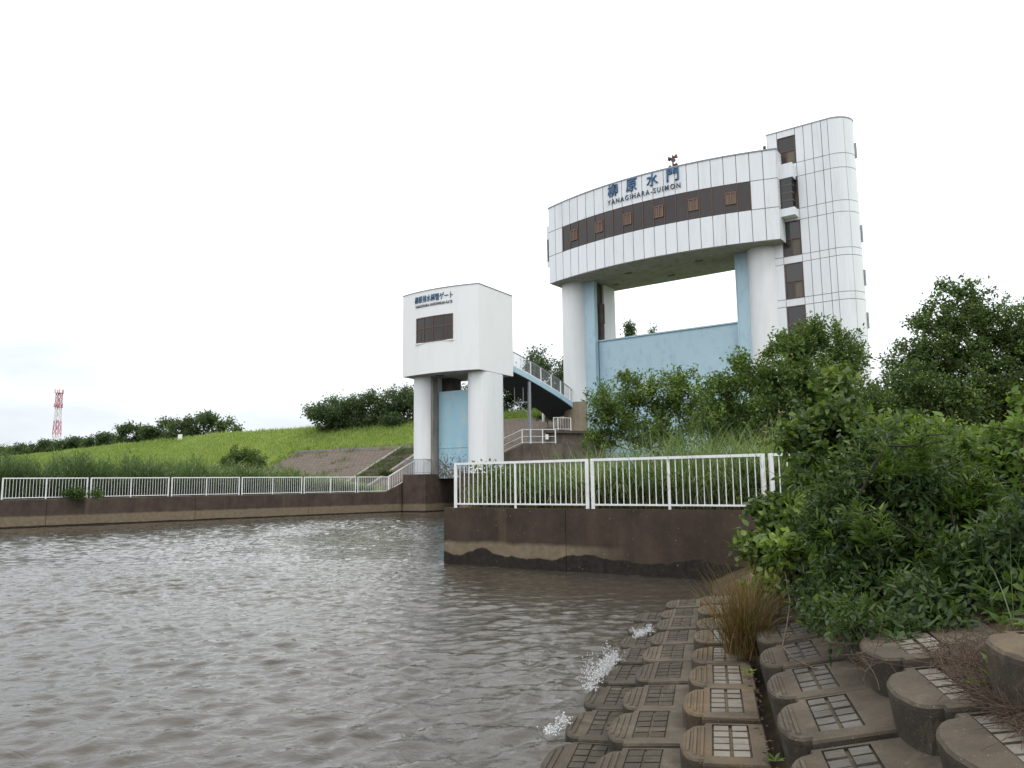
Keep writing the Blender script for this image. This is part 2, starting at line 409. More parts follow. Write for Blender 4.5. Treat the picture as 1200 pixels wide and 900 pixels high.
def slope_sheet(name, mat, ts, qs, lift, uvscale=1.0):
    T, Q = np.meshgrid(ts, qs)
    Xs = -T * LEV.a[0] + Q * LEV.n[0]; Ys = -T * LEV.a[1] + Q * LEV.n[1]
    Zs = levee_z(T, Q) + lift
    o = np_mesh(name, np.stack([Xs.ravel(), Ys.ravel(), Zs.ravel()], 1), [grid_faces(len(ts), len(qs))], mat)
    ul = o.data.uv_layers.new(name='UVMap'); li = np.empty(len(o.data.loops), np.int32); o.data.loops.foreach_get('vertex_index', li)
    ul.data.foreach_set('uv', np.stack([T.ravel()[li], Q.ravel()[li]], 1).astype(np.float32).ravel())
    return o
PT1 = 65.5
sh = slope_sheet('levee_pavement', M['paved'], np.linspace(30.5, PT1, 60), np.linspace(50.6, 59.4, 18), .07)
tag(sh, 'brown paved blocks on the levee slope', 'pavement', kind='structure')
sh = slope_sheet('levee_pavement', M['paved'], np.linspace(28, 42.5, 24), np.linspace(59.4, 65.6, 12), .07)
tag(sh, 'brown paved blocks high on the slope behind the blue stair', 'pavement', kind='structure')
kb = MB()
def lev_pt(t_, q_, z_=None):
    x = -t_ * LEV.a[0] + q_ * LEV.n[0]; y = -t_ * LEV.a[1] + q_ * LEV.n[1]
    return (x, y, float(levee_z(np.array(t_), np.array(q_))) + (z_ or 0))
o = thing('slope_kerb', 'pale concrete kerb along the top of the brown paved levee slope', 'kerb', lev_pt(50, 59.5))
kb.bar(lev_pt(30.5, 59.6, .1), lev_pt(PT1, 59.6, .1), .45, .3); kb.build('kerb_strip', M['lightgrey_concrete'], o)
o = thing('slope_stairs', 'weedy concrete stairway running straight up the brown paved levee slope', 'stairs', lev_pt(48.5, 52))
for tt in (46.9, 50.3):
    b = MB(); b.bar(lev_pt(tt, 50.9, .12), lev_pt(tt, 59.4, .12), .35, .3); b.build('kerb_strip', M['lightgrey_concrete'], o)
b = MB()
for i in range(20):
    q = 51 + i * .42; b.bar(lev_pt(47.2, q, .1), lev_pt(50.0, q, .1), .36, .2)
b.build('step', M['landing'], o)

# ------------------------------------------------------------------ river walls
def wall_pts(P0, D, N, d, off): q = P0 + D * d + N * off; return (float(q[0]), float(q[1]))
o = thing('training_wall', 'long low brown stained concrete wall along the far left bank', 'wall', (-20, 46.8, 0))
b = MB()
def wseg(b, d0, d1, z0a, z0b, z1a, z1b, o0, o1):
    q = [wall_pts(A_L, W_L, NL, d, f) for d, f in ((d0, o0), (d1, o0), (d1, o1), (d0, o1))]
    zz0 = (z0a, z0b, z0b, z0a); zz1 = (z1a, z1b, z1b, z1a)
    b.hexa([(*q[i], zz0[i]) for i in range(4)] + [(*q[i], zz1[i]) for i in range(4)])
PIER_Z = 2.77
wseg(b, -.2, 1.3, -1.5, -1.5, PIER_Z, PIER_Z - .06, 0, .9)
wseg(b, 1.3, 4.3, -1.5, -1.5, PIER_Z - .06, 1.46, 0, .9)
L_JOINTS = [4.3, 10.5, 18.2, 26.2, 34, 44]
for i in range(5): wseg(b, L_JOINTS[i], L_JOINTS[i + 1] - .02, -1.5, -1.5, 1.46, 1.46, 0, .9)
b.build('wall', M['quay_left'], o)
b = MB()
for i in range(5): wseg(b, L_JOINTS[i] + .03, L_JOINTS[i + 1] - .05, 1.462, 1.462, 1.50, 1.50, .05, .85)
b.build('coping', M['landing'], o)

o = thing('quay_wall', 'nearer brown concrete quay wall with a ragged black waterline, right of the channel', 'wall', (1, 18.3, 0))
b = MB()
def qseg(b, d0, d1, z0, z1, o0, o1):
    q = [wall_pts(C_R, W_R, NB_R, d, f) for d, f in ((d0, o0), (d1, o0), (d1, o1), (d0, o1))]
    b.hexa([(*r, z0) for r in q] + [(*r, z1) for r in q])
qseg(b, 0, 3.62, -1.5, 1.43, 0, .9); qseg(b, 3.63, 10.6, -1.5, 1.435, .008, .9); qseg(b, 10.6, 14, -1.5, 1.42, 0, .9)
b.build('wall', M['quay_right'], o)
b = MB()
bk = lambda d, f: (float(C_R[0] + BANK[0] * d + NBANK[0] * f), float(C_R[1] + BANK[1] * d + NBANK[1] * f))
b.prism([bk(.98, 0), bk(.98, .85), bk(36, .85), bk(36, 0)], -1.5, 1.40)
b.build('return_wall', M['quay_right'], o)

# ------------------------------------------------------------------ lettering (the words on the buildings)
def text_mesh(name, body, size, mat, parent, mapper, extrude=.04, width=None, height=None, bold=0.0, space=1.0):
    cu = bpy.data.curves.new('lettering', 'FONT'); cu.body = body; cu.size = size; cu.extrude = 0; cu.resolution_u = 3
    cu.space_character = space; cu.offset = bold
    ob = bpy.data.objects.new('lettering_tmp', cu); COL.objects.link(ob)
    dg = bpy.context.evaluated_depsgraph_get(); dg.update()
    me = bpy.data.meshes.new_from_object(ob.evaluated_get(dg))
    bpy.data.objects.remove(ob); bpy.data.curves.remove(cu)
    bm = bmesh.new(); bm.from_mesh(me)
    bmesh.ops.subdivide_edges(bm, edges=[e for e in bm.edges if e.calc_length() > .4], cuts=1)
    r = bmesh.ops.extrude_face_region(bm, geom=bm.faces[:])
    for v in r['geom']:
        if isinstance(v, bmesh.types.BMVert): v.co.z += extrude
    xs = [v.co.x for v in bm.verts]; ys = [v.co.y for v in bm.verts]
    x0, x1, y0, y1 = min(xs), max(xs), min(ys), max(ys)
    og = org(parent)
    for v in bm.verts:
        x = (v.co.x - x0) * ((width / (x1 - x0)) if width else 1)
        y = (v.co.y - y0) * ((height / (y1 - y0)) if height else 1)
        p = mapper(x, y, v.co.z); v.co = Vector((p[0] - og[0], p[1] - og[1], p[2] - og[2]))
    bmesh.ops.recalc_face_normals(bm, faces=bm.faces)
    bm.to_mesh(me); bm.free(); me.name = name
    me.materials.clear()
    return link_mesh(name, me, mat, parent)

# ------------------------------------------------------------------ large sluice gate building
F = MAIN
CH, SAG = 20.8, 1.75
AR = (CH * CH / 4 + SAG * SAG) / (2 * SAG)
def arc_m(s): return AR - SAG - math.sqrt(AR * AR - (s - CH / 2) ** 2)
ZB, ZT, BACK = 19.93, 27.03, 6.15
big = thing('sluice_gate_building', 'tall white sluice gate building with curved facade on columns and a stair tower', 'building', F.p(10, 2, 0))
NP = 22; PW = CH / NP
WZ0, WZ1 = 22.45, 24.72
b = MB()     # dark shell behind the panels (the joints)
poly = [(s, arc_m(s) + .05) for s in np.linspace(.05, CH - .05, 45)]
poly = [F.p(s, m)[:2] for s, m in poly] + [F.p(CH - .05, BACK - .05)[:2], F.p(.05, BACK - .05)[:2]]
b.prism(poly, ZB + .03, ZT - .05)
b.build('facade_backing', M['joint'], big)
b = MB()
def arc_panel(b, s0, s1, z0, z1, out=.0, th=.045, g=.028):
    s0 += g; s1 -= g
    q = [(s0, arc_m(s0) - out), (s1, arc_m(s1) - out), (s1, arc_m(s1) + th), (s0, arc_m(s0) + th)]
    b.cv = random.random()
    b.hexa([F.p(s, m, z0 + g) for s, m in q] + [F.p(s, m, z1 - g) for s, m in q])
for k in range(NP):
    s0, s1 = k * PW, (k + 1) * PW
    arc_panel(b, s0, s1, ZB, WZ0); arc_panel(b, s0, s1, WZ1, ZT)
    if k < 2 or k > 19: arc_panel(b, s0, s1, WZ0, WZ1)
for s_side in (0, 1):      # side cladding
    for j in range(5):
        m0 = .03 + j * 1.22; m1 = m0 + 1.22
        for z0, z1 in ((ZB, WZ0), (WZ0, WZ1), (WZ1, ZT)):
            b.cv = random.random()
            if s_side: b.fbox(F, CH - .045, CH, m0 + .02, m1 - .02, z0 + .025, z1 - .025)
            else: b.fbox(F, 0, .045, m0 + .02, m1 - .02, z0 + .025, z1 - .025)
for k in range(16):
    s0, s1 = k * 1.3, (k + 1) * 1.3; b.cv = random.random()
    b.fbox(F, s0 + .02, s1 - .02, BACK - .045, BACK, ZB + .03, ZT - .03)
b.build('facade_panels', M['panel'], big)
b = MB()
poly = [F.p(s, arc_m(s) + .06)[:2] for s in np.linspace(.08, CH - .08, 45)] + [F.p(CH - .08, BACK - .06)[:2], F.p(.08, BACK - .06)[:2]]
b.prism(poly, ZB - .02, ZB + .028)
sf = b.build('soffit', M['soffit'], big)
for s, m in ((7.4, 1.2), (13.7, 1.5), (10, 4.2), (16, 4.2), (4.6, 3.9)):
    b = MB(); b.fbox(F, s - .3, s + .3, m - .12, m + .12, ZB - .06, ZB - .021); b.build('soffit_vent', M['bronze'], sf)
b = MB()
edge = [(s, arc_m(s)) for s in np.linspace(-.03, CH + .03, 46)]
vs = []
for s, m in edge: vs += [F.p(s, m - .05, ZT - .04), F.p(s, m + .2, ZT - .04), F.p(s, m + .2, ZT + .06), F.p(s, m - .05, ZT + .06)]
fs = []
for i in range(len(edge) - 1):
    for k in range(4): fs.append((i * 4 + k, i * 4 + (k + 1) % 4, i * 4 + 4 + (k + 1) % 4, i * 4 + 4 + k))
b.add(vs, fs)
b.build('roof_coping', M['grey_metal'], big)
b = MB(); poly = [F.p(s, arc_m(s) + .2)[:2] for s in np.linspace(.1, CH - .1, 40)] + [F.p(CH - .1, BACK - .1)[:2], F.p(.1, BACK - .1)[:2]]
b.prism(poly, ZT - .12, ZT - .03); b.build('roof', M['grey_metal'], big)
# strip window: bronze cells, mullions and six small casements
b = MB()
WIN = (3, 6, 9, 12, 15, 18)
for k in range(2, 20):
    b.cv = random.random(); arc_panel(b, k * PW, (k + 1) * PW, WZ0 - .02, WZ1 + .02, -.035, .05, .006)
band = b.build('window_band', M['bronze'], big)
for k in range(2, 21):
    s = k * PW; b = MB()
    warm = any(k in (w, w + 1) for w in WIN) or k % 3 == 2
    b.fbox(F, s - .035, s + .035, arc_m(s) - .015, arc_m(s) + .05, WZ0, WZ1)
    b.build('mullion', M['mullion'] if warm else M['bronze'], band)
for w in WIN:
    s0, s1 = w * PW + .10, (w + 1) * PW - .10; sm = (s0 + s1) / 2; m = arc_m(sm) - .03
    z0, z1 = WZ0 + .66, WZ0 + 1.62
    fr = MB(); cut = .07
    ang = math.atan2(arc_m(s1) - arc_m(s0), s1 - s0)
    def wb(b, sa, sb, ma, mb, za, zb):
        q = [(sa, arc_m(sa) + ma), (sb, arc_m(sb) + ma), (sb, arc_m(sb) + mb), (sa, arc_m(sa) + mb)]
        b.hexa([F.p(s, m_, za) for s, m_ in q] + [F.p(s, m_, zb) for s, m_ in q])
    for sa, sb, za, zb in ((s0, s0 + cut, z0, z1), (s1 - cut, s1, z0, z1), (sm - .04, sm + .04, z0 + cut, z1 - cut), (s0 + cut, s1 - cut, z0, z0 + cut), (s0 + cut, s1 - cut, z1 - cut, z1)):
        wb(fr, sa, sb, -.07, .03, za, zb)
    for sa in (sm - .16, sm + .13): wb(fr, sa, sa + .03, -.06, .02, z0 + cut, z1 - cut)
    win = fr.build('window', M['casement'], big)
    for sa, sb in ((s0 + cut, sm - .04), (sm + .04, s1 - cut)):
        p = MB(); wb(p, sa, sb, -.005, .03, z0 + cut, z1 - cut); p.build('pane', M['blind_pale'], win)
# side bay on the left end
b = MB(); b.fbox(F, -1.05, -.002, 1.3, 4.6, 22.0, 25.9); bay = b.build('side_bay', M['panel'], big)
b = MB(); b.fbox(F, -1.0, -.35, 1.27, 1.299, 22.5, 24.6); b.build('bay_window', M['glass'], bay)
for z in (23.0, 23.55, 24.1):
    b = MB(); b.fbox(F, -1.0, -.35, 1.245, 1.268, z - .03, z + .03); b.build('bay_louvre', M['bronze'], bay)
# columns
def stadium(F, sc, m0, m1, r, n=20):
    pts = [F.p(sc + r * math.cos(a), m0 + r * math.sin(a))[:2] for a in np.linspace(PI, 2 * PI, n)]
    pts += [F.p(sc + r * math.cos(a), m1 + r * math.sin(a))[:2] for a in np.linspace(0, PI, n)]
    return pts
for sc in (1.55, 18.85):
    b = MB(); b.prism(stadium(F, sc, 1.95, 2.6, 1.24), 9.1, ZB - .021, True); cl = b.build('column', M['column'], big)
    b = MB(); b.prism(stadium(F, sc, 1.95, 2.6, 1.255), .2, 9.1, True); b.build('column_base', M['column_base'], cl)
    inn = 1 if sc < 10 else -1
    ss = lambda x: (10.2 + (x - 10.2)) if inn == 1 else (20.4 - x)
    bx = lambda b, s0, s1, *a: b.fbox(F, min(ss(s0), ss(s1)), max(ss(s0), ss(s1)), *a)
    b = MB(); bx(b, 2.3, 3.75, 1.55, 2.05, -1, ZB - .021); bx(b, 2.3, 2.42, 1.52, 1.56, 1, 19.5); bx(b, 3.66, 3.75, 1.50, 1.551, 1, 19.9)
    gf = b.build('gate_guide', M['blue'], big)
    for i in range(26):
        b = MB(); bx(b, 2.44, 2.52, 1.49, 1.549, 2.4 + i * .66, 2.52 + i * .66); b.build('bolt', M['grey_metal'], gf)
    b = MB(); bx(b, 2.0, 3.55, 2.06, 3.3, -1, ZB - .021); b.build('gate_slot', M['dark_concrete'], big)
    b = MB(); bx(b, 1.2, 3.72, 3.31, 5.4, -1, ZB - .021); b.build('rear_pier', M['column'], big)
b = MB(); b.fbox(F, 2.6, 3.95, 2.35, 3.0, 16.2, 18.0); b.fbox(F, 2.6, 3.9, 2.4, 2.95, 14.5, 16.2); b.build('hoist_guide', M['dark_concrete'], big)
# lettering on the curved facade
def arc_map(s_at, z_at, sl=0.0):
    def f(x, y, z):
        s = s_at + x; return F.p(s, arc_m(s) - .03 - z, z_at + y)
    return f
KX = (7.15, 8.95, 10.85, 12.6)
for ch, s in zip('柳原水門', KX): text_mesh('title_lettering', ch, 1.3, M['letter'], big, arc_map(s, 25.86), .05, 1.0, 1.1, .022)
text_mesh('subtitle_lettering', 'YANAGIHARA-SUIMON', .55, M['letter_dark'], big, arc_map(7.1, 25.2), .04, 6.6, .44, .002, 1.35)

# stair tower
TM, TS0, TS1, TR, TZ = 1.25, 19.75, 24.33, 1.47, 28.85
def tower_out(off=0.0, n=11):
    """outline from the front left corner round the rounded right end"""
    pts = [(TS0 + off, TM + off), (TS1, TM + off)]
    cx, cy = TS1, TM + TR
    return pts, (cx, cy)
def tower_path(off, sub=None):
    r = TR - off
    path = [(TS0 + off, TM + off)]
    cx, cy = TS1, TM + TR
    path += [(cx + r * math.sin(a), cy - r * math.cos(a)) for a in np.linspace(0, PI, 25)]
    path += [(TS0 + off, TM + 2 * TR - off)]
    return path
b = MB(); b.prism([F.p(s, m)[:2] for s, m in tower_path(.05)], 0, TZ - .05); b.build('tower_backing', M['joint'], big)
LZ = [TZ]
for z in (26.05, 24.95, 22.42, 21.55, 18.85, 18.28, 15.55, 14.98, 12.3, 11.75, 9.0, 8.4, 5.7, 1.0): LZ.append(z)
tw = MB(); g_ = .022
cx, cy = TS1, TM + TR
ST = [TS0, 20.56, 21.93, 22.55, 23.2, 23.85, cx]
def tpanel(b, p0, p1, q0, q1, z0, z1):
    b.cv = random.random()
    b.hexa([F.p(*p0, z0 + g_), F.p(*p1, z0 + g_), F.p(*q1, z0 + g_), F.p(*q0, z0 + g_), F.p(*p0, z1 - g_), F.p(*p1, z1 - g_), F.p(*q1, z1 - g_), F.p(*q0, z1 - g_)])
WINZ = [(26.05, 28.3), (22.42, 24.95), (18.85, 21.55), (15.55, 18.28), (12.3, 14.98), (9.0, 11.75)]
for i in range(len(LZ) - 1):
    z1, z0 = LZ[i], LZ[i + 1]
    for k in range(len(ST) - 1):
        if ST[k + 1] - ST[k] < .1: continue
        if k == 1 and any(abs(z0 - a) < .01 for a, c_ in WINZ):
            if z1 > 28.5: tpanel(tw, (ST[1] + g_, TM), (ST[2] - g_, TM), (ST[1] + g_, TM + .045), (ST[2] - g_, TM + .045), 28.3, z1)
            continue
        tpanel(tw, (ST[k] + g_, TM), (ST[k + 1] - g_, TM), (ST[k] + g_, TM + .045), (ST[k + 1] - g_, TM + .045), z0, z1)
    nA = 4
    for k in range(nA):
        a0, a1 = PI * k / nA + .010, PI * (k + 1) / nA - .010
        sub = np.linspace(a0, a1, 5)
        for j in range(4):
            f0, f1 = sub[j], sub[j + 1]
            cvs = tw.cv if j else random.random()
            P_ = lambda a, r: (cx + r * math.sin(a), cy - r * math.cos(a))
            tpanel(tw, P_(f0, TR), P_(f1, TR), P_(f0, TR - .045), P_(f1, TR - .045), z0, z1); tw.cv = cvs
    for m0 in np.arange(TM, TM + 2 * TR - .5, 1.07):
        tpanel(tw, (TS0, m0 + 1.04), (TS0, m0 + g_), (TS0 + .045, m0 + 1.04), (TS0 + .045, m0 + g_), z0, z1)
    for s0_ in np.arange(TS0, cx - .5, 1.15):
        tpanel(tw, (s0_ + 1.12, TM + 2 * TR), (s0_ + g_, TM + 2 * TR), (s0_ + 1.12, TM + 2 * TR - .045), (s0_ + g_, TM + 2 * TR - .045), z0, z1)
tow = tw.build('tower_wall', M['panel'], big)
b = MB(); b.fbox(F, TS0 + .2, TS1 - .5, TM + 2 * TR + .002, 6.4, 0, TZ - 1.2); b.build('tower_rear_wall', M['panel'], big)
b = MB(); b.prism([F.p(s, m)[:2] for s, m in tower_path(-.03)], TZ - .03, TZ + .06); b.build('tower_roof', M['grey_metal'], big)
for (z0, z1) in WINZ:
    s0, s1 = 20.6, 21.89; fr = MB(); c_ = .06
    zm = z0 + (z1 - z0) * .48; smid = (s0 + s1) / 2 - .02
    for sa, sb, za, zb in ((s0, s0 + c_, z0, z1), (s1 - c_, s1, z0, z1), (s0 + c_, s1 - c_, z0, z0 + c_), (s0 + c_, s1 - c_, z1 - c_, z1), (s0 + c_, s1 - c_, zm - .03, zm + .03), (smid - .03, smid + .03, z0 + c_, zm - .03)):
        fr.fbox(F, sa, sb, TM - .02, TM + .06, za, zb)
    win = fr.build('window', M['mullion'], big)
    p = MB(); p.fbox(F, s0 + c_, s1 - c_, TM + .035, TM + .0495, zm + .03, z1 - c_); p.build('pane', M['glass'], win)
    p = MB(); p.fbox(F, s0 + c_, smid - .03, TM + .035, TM + .0495, z0 + c_, zm - .03); p.build('pane', M['bronze'], win)
    p = MB(); p.fbox(F, smid + .03, s1 - c_, TM + .035, TM + .0495, z0 + c_, zm - .03); p.build('pane', M['curtain'], win)
# link bay between the curved box and the tower
b = MB(); b.fbox(F, CH + .002, 21.80, .42, 1.245, 24.72, 25.85); lk = b.build('link_bay', M['panel'], big)
b = MB(); b.fbox(F, CH + .02, 21.70, .47, 1.24, 22.35, 24.715); b.build('bay_window', M['glass'], lk)
for z in (22.95, 23.55, 24.15):
    b = MB(); b.fbox(F, CH + .01, 21.73, .44, .9, z - .035, z + .035); b.build('bay_louvre', M['curtain'], lk)
b = MB(); b.fbox(F, CH + .002, 21.84, .38, 1.245, 21.75, 22.345); b.build('bay_sill', M['panel'], lk)
for i, (z0, z1) in enumerate(((25.9, 27.1), (19.4, 20.7), (16.1, 17.3), (12.9, 14.1))):
    aa = math.radians(95); b = MB()
    b.bar(F.p(cx + (TR + .06) * math.sin(aa), cy - (TR + .06) * math.cos(aa), z0), F.p(cx + (TR + .06) * math.sin(aa), cy - (TR + .06) * math.cos(aa), z1), .12, .10); b.build('window_hood', M['grey_metal'], big)
# things on the roof
o = thing('loudspeaker_mast', 'small rusty cluster of warning loudspeakers standing on the curved roof', 'loudspeaker', F.p(12.3, .3, ZT))
b = MB(); b.tube([F.p(12.3, .3, ZT - .1), F.p(12.3, .3, ZT + 1.9)], .07); b.build('pole', M['dark_rust'], o)
for k, (zz, aa) in enumerate(((.75, 3.6), (1.1, .6), (1.3, 4.6), (1.65, 2.4), (1.7, 5.6))):
    d = np.array([math.cos(aa), math.sin(aa), .05]); p0 = np.array(F.p(12.3, .3, ZT + zz))
    b = MB(); b.tube([p0 + d * .05, p0 + d * .16, p0 + d * .36], [.06, .09, .21], 10); b.build('horn', M['dark_rust'], o)
o = thing('roof_vent', 'thin pale vent pipe at the right end of the curved roof, beside the stair tower', 'vent', F.p(19.6, .9, ZT))
b = MB(); b.tube([F.p(19.6, 1.2, ZT - .1), F.p(19.6, 1.2, ZT + .75)], .07); b.build('pipe', M['grey_metal'], o)
b = MB(); b.tube([F.p(19.6, 1.2, ZT + .7), F.p(19.6, 1.2, ZT + .95)], .12); b.build('cap', M['bronze'], o)
o = thing('main_gate_leaf', 'wide pale blue steel gate lowered between the big white columns', 'gate', F.p(10.2, 2.4, 0))
b = MB(); b.fbox(F, 3.76, 16.64, 2.15, 2.6, .4, 14.45); b.build('gate_plate', M['blue'], o)
b = MB(); b.fbox(F, 3.76, 16.64, 2.02, 2.66, 14.451, 14.56); b.build('top_flange', M['blue'], o)
for s in (5.2, 7.8, 12.2, 14.0, 15.4, 16.0):
    b = MB(); z = 10.3 + (s % 1) * .6; p0 = np.array(F.p(s, 2.15, z)); nn = np.array([F.n[0], F.n[1], 0])
    b.tube([p0 - nn * .03, p0 + nn * .01], .10, 10); b.build('drain_hole', M['bronze'], o)

# ------------------------------------------------------------------ small gate house
F = SMALL
hs = thing('small_gate_house', 'small white gate house with one window standing on two columns over the channel', 'building', F.p(3.5, 2, 0))
SW, SZB, SZT, SBK, SSG = 7.05, 10.15, 16.42, 4.65, .5
SR = (SW * SW / 4 + SSG * SSG) / (2 * SSG)
def sm_m(s): return SR - SSG - math.sqrt(SR * SR - (s - SW / 2) ** 2)
fr_ = [F.p(s, sm_m(s))[:2] for s in np.linspace(0, SW, 30)]
b = MB(); b.prism(fr_ + [F.p(SW, SBK)[:2], F.p(0, SBK)[:2]], SZB, SZT)
hw = b.build('wall', M['render'], hs)
b = MB(); fi = [F.p(s, sm_m(s) - .03)[:2] for s in np.linspace(-.03, SW + .03, 30)]
b.prism(fi + [F.p(SW + .03, SBK + .03)[:2], F.p(-.03, SBK + .03)[:2]], SZT, SZT + .07); b.build('roof', M['grey_metal'], hs)
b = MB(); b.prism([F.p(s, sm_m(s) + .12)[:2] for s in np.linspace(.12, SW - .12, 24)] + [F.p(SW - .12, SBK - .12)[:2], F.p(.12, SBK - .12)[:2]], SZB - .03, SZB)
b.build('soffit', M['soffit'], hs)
def smb(b, sa, sb, ma, mb, za, zb):
    q = [(sa, sm_m(sa) + ma), (sb, sm_m(sb) + ma), (sb, sm_m(sb) + mb), (sa, sm_m(sa) + mb)]
    b.hexa([F.p(s, m_, za) for s, m_ in q] + [F.p(s, m_, zb) for s, m_ in q])
w0, w1, z0, z1 = 1.62, 5.05, 12.5, 14.42
b = MB()
for sa, sb, za, zb in ((w0, w0 + .07, z0, z1), (w1 - .07, w1, z0, z1), (w0 + .07, w1 - .07, z0, z0 + .07), (w0 + .07, w1 - .07, z1 - .07, z1), (w0 + .07, w1 - .07, z0 + 1.04, z0 + 1.11)):
    for k in range(4):
        a_, c_ = sa + (sb - sa) * k / 4, sa + (sb - sa) * (k + 1) / 4
        smb(b, a_, c_, -.045, .02, za, zb)
for f_ in (.24, .49, .74): smb(b, w0 + (w1 - w0) * f_ - .03, w0 + (w1 - w0) * f_ + .03, -.04, .015, z0 + .07, z1 - .07)
for f_ in (.14, .86): smb(b, w0 + (w1 - w0) * f_ - .02, w0 + (w1 - w0) * f_ + .02, -.03, .015, z0 + .07, z0 + 1.04)
win = b.build('window', M['mullion'], hs)
b = MB()
for k in range(6):
    a_, c_ = w0 + .07 + (w1 - w0 - .14) * k / 6, w0 + .07 + (w1 - w0 - .14) * (k + 1) / 6
    smb(b, a_, c_, -.012, .01, z0 + .07, z1 - .07)
b.build('pane', M['bronze'], win)
b = MB(); smb(b, w0 - .05, w1 + .05, -.10, -.002, z0 - .09, z0 - .002); b.build('sill', M['render'], win)
b = MB(); b.fbox(F, 2.7, 3.3, .55, .85, SZB - .07, SZB - .031); b.build('soffit_vent', M['bronze'], hs)
for sc in (1.2, 6.22):
    b = MB(); b.prism(stadium(F, sc, 1.2, 2.95, .82), PIER_Z - .02 if sc < 3 else .2, SZB - .031, True); b.build('column', M['column'], hs)
b = MB(); b.fbox(F, 1.85, 2.2, .95, 1.5, PIER_Z, SZB - .031); b.build('gate_guide', M['lightgrey_concrete'], hs)
b = MB(); b.fbox(F, 2.0, 2.9, 2.3, 3.6, 2.7, SZB - .031); b.build('inner_pier', M['dark_concrete'], hs)
b = MB(); b.fbox(F, 5.42, 5.8, 1.6, 2.4, -1, SZB - .031); b.build('gate_guide', M['lightgrey_concrete'], hs)
def small_map(s_at, z_at):
    def f(x, y, z): s = s_at + x; return F.p(s, sm_m(s) - .012 - z, z_at + y)
    return f
text_mesh('title_lettering', '柳原排水樋管ゲート', .5, M['letter'], hs, small_map(1.45, 15.56), .03, 3.6, .54, .004)
text_mesh('subtitle_lettering', 'YANAGIHARA-HAISUIHIKAN-GATE', .3, M['letter_dark'], hs, small_map(1.5, 15.2), .02, 3.5, .22, .004, 1.2)
o = thing('small_gate_leaf', 'rust speckled blue steel gate hanging between the columns of the small gate house', 'gate', F.p(3.7, 1.7, 2.4))
b = MB(); b.fbox(F, 2.23, 5.41, 1.62, 1.95, 2.45, 9.0); b.build('gate_plate', M['blue_rusty'], o)
for z in (3.55, 4.75):
    b = MB(); b.fbox(F, 2.26, 5.38, 1.585, 1.619, z - .04, z + .02); b.build('stiffener', M['blue_rusty'], o)
# pier under the left column, with its handrail, and the pier under the right one
o = thing('gate_pier', 'stained concrete pier under the left column of the small gate house', 'pier', F.p(1, 1, 0))
b = MB(); b.fbox(F, .12, 2.21, -.02, 4.2, -1.5, PIER_Z); b.build('pier', M['quay_left'], o)
b = MB(); b.fbox(F, 2.2, 5.3, 4.6, 4.9, -1.4, 6.0); b.build('culvert_wall', M['dark_concrete'], o)
o = thing('gate_pier', 'stained concrete pier under the right column of the small gate house', 'pier', F.p(6.3, 1, 0))
b = MB(); b.fbox(F, 5.3, 7.6, -.02, 4.2, -1.5, PIER_Z); b.build('pier', M['quay_left'], o)
def railing(o, pts, h, mat, balus=.14, r=.025, mids=(0.1,), post_at=None, post_w=.05):
    """rails following pts (top of the ground), posts at each point, thin balusters between"""
    top = MB(); bot = MB()
    P_ = [np.array(p, float) for p in pts]; Zh = np.array([0, 0, h])
    for i in range(len(P_) - 1):
        top.bar(P_[i] + Zh, P_[i + 1] + Zh, .06, .05)
        for m_ in mids: bot.bar(P_[i] + Zh * m_, P_[i + 1] + Zh * m_, .035, .035)
    top.build('top_rail', mat, o); bot.build('lower_rail', mat, o)
    for p in P_:
        b = MB(); b.bar(p, p + Zh, post_w); b.build('post', mat, o)
    if balus:
        b = MB()
        for i in range(len(P_) - 1):
            n_ = max(2, int(np.linalg.norm(P_[i + 1] - P_[i]) / balus))
            for k in range(1, n_):
                q = P_[i] + (P_[i + 1] - P_[i]) * k / n_; b.bar(q + Zh * mids[0], q + Zh * .97, .018)
        b.build('balusters', mat, o)
o = thing('pier_railing', 'thin grey handrail round the deck of the left gate pier', 'railing', F.p(1, .1, PIER_Z))
railing(o, [F.p(.2, 1.6, PIER_Z), F.p(.2, .1, PIER_Z), F.p(1.1, .1, PIER_Z), F.p(2.0, .1, PIER_Z), F.p(2.0, 1.2, PIER_Z)], 1.1, M['grey_metal'], .13)

# ------------------------------------------------------------------ landings and blue stair between the gates
o = thing('stair_landing', 'dark concrete stair landing between the small gate house and the big left column', 'landing', atY(630, 540, 61))
def px_prism(b, pts, Y, dY, extra=()):
    """a block whose front outline is surveyed at distance Y, dY deep along the river axis"""
    fr0 = [np.array(atY(x, y, Y)) for x, y in pts]; back = np.array([.53 * dY, .85 * dY, 0])
    n = len(pts); vs = fr0 + [p + back for p in fr0]
    return b.add(vs, [tuple(range(n)), tuple(reversed(range(n, 2 * n)))] + [(i, (i + 1) % n, n + (i + 1) % n, n + i) for i in range(n)])
b = MB(); px_prism(b, [(588, 532), (613, 520), (658, 520), (658, 610), (588, 610)], 61, 3.0); b.build('landing_block', M['landing'], o)
b = MB(); px_prism(b, [(640, 505.5), (690, 506.5), (690, 600), (640, 600)], 64.5, 5.0); b.build('upper_block', M['landing'], o)
b = MB(); px_prism(b, [(637, 504), (692, 505), (692, 508), (637, 507)], 64.2, 5.3); b.build('coping', M['dark_concrete'], o)
o = thing('landing_railing', 'white handrail on the lower concrete landing, stepping down to the left', 'railing', atY(612, 519, 61))
railing(o, [atY(588, 531, 61), atY(612, 519.5, 61), atY(622, 519.5, 61), atY(636, 519.5, 61), atY(651, 519.5, 61)], 1.1, M['white_metal'], 0, mids=(.08, .5), post_w=.09)
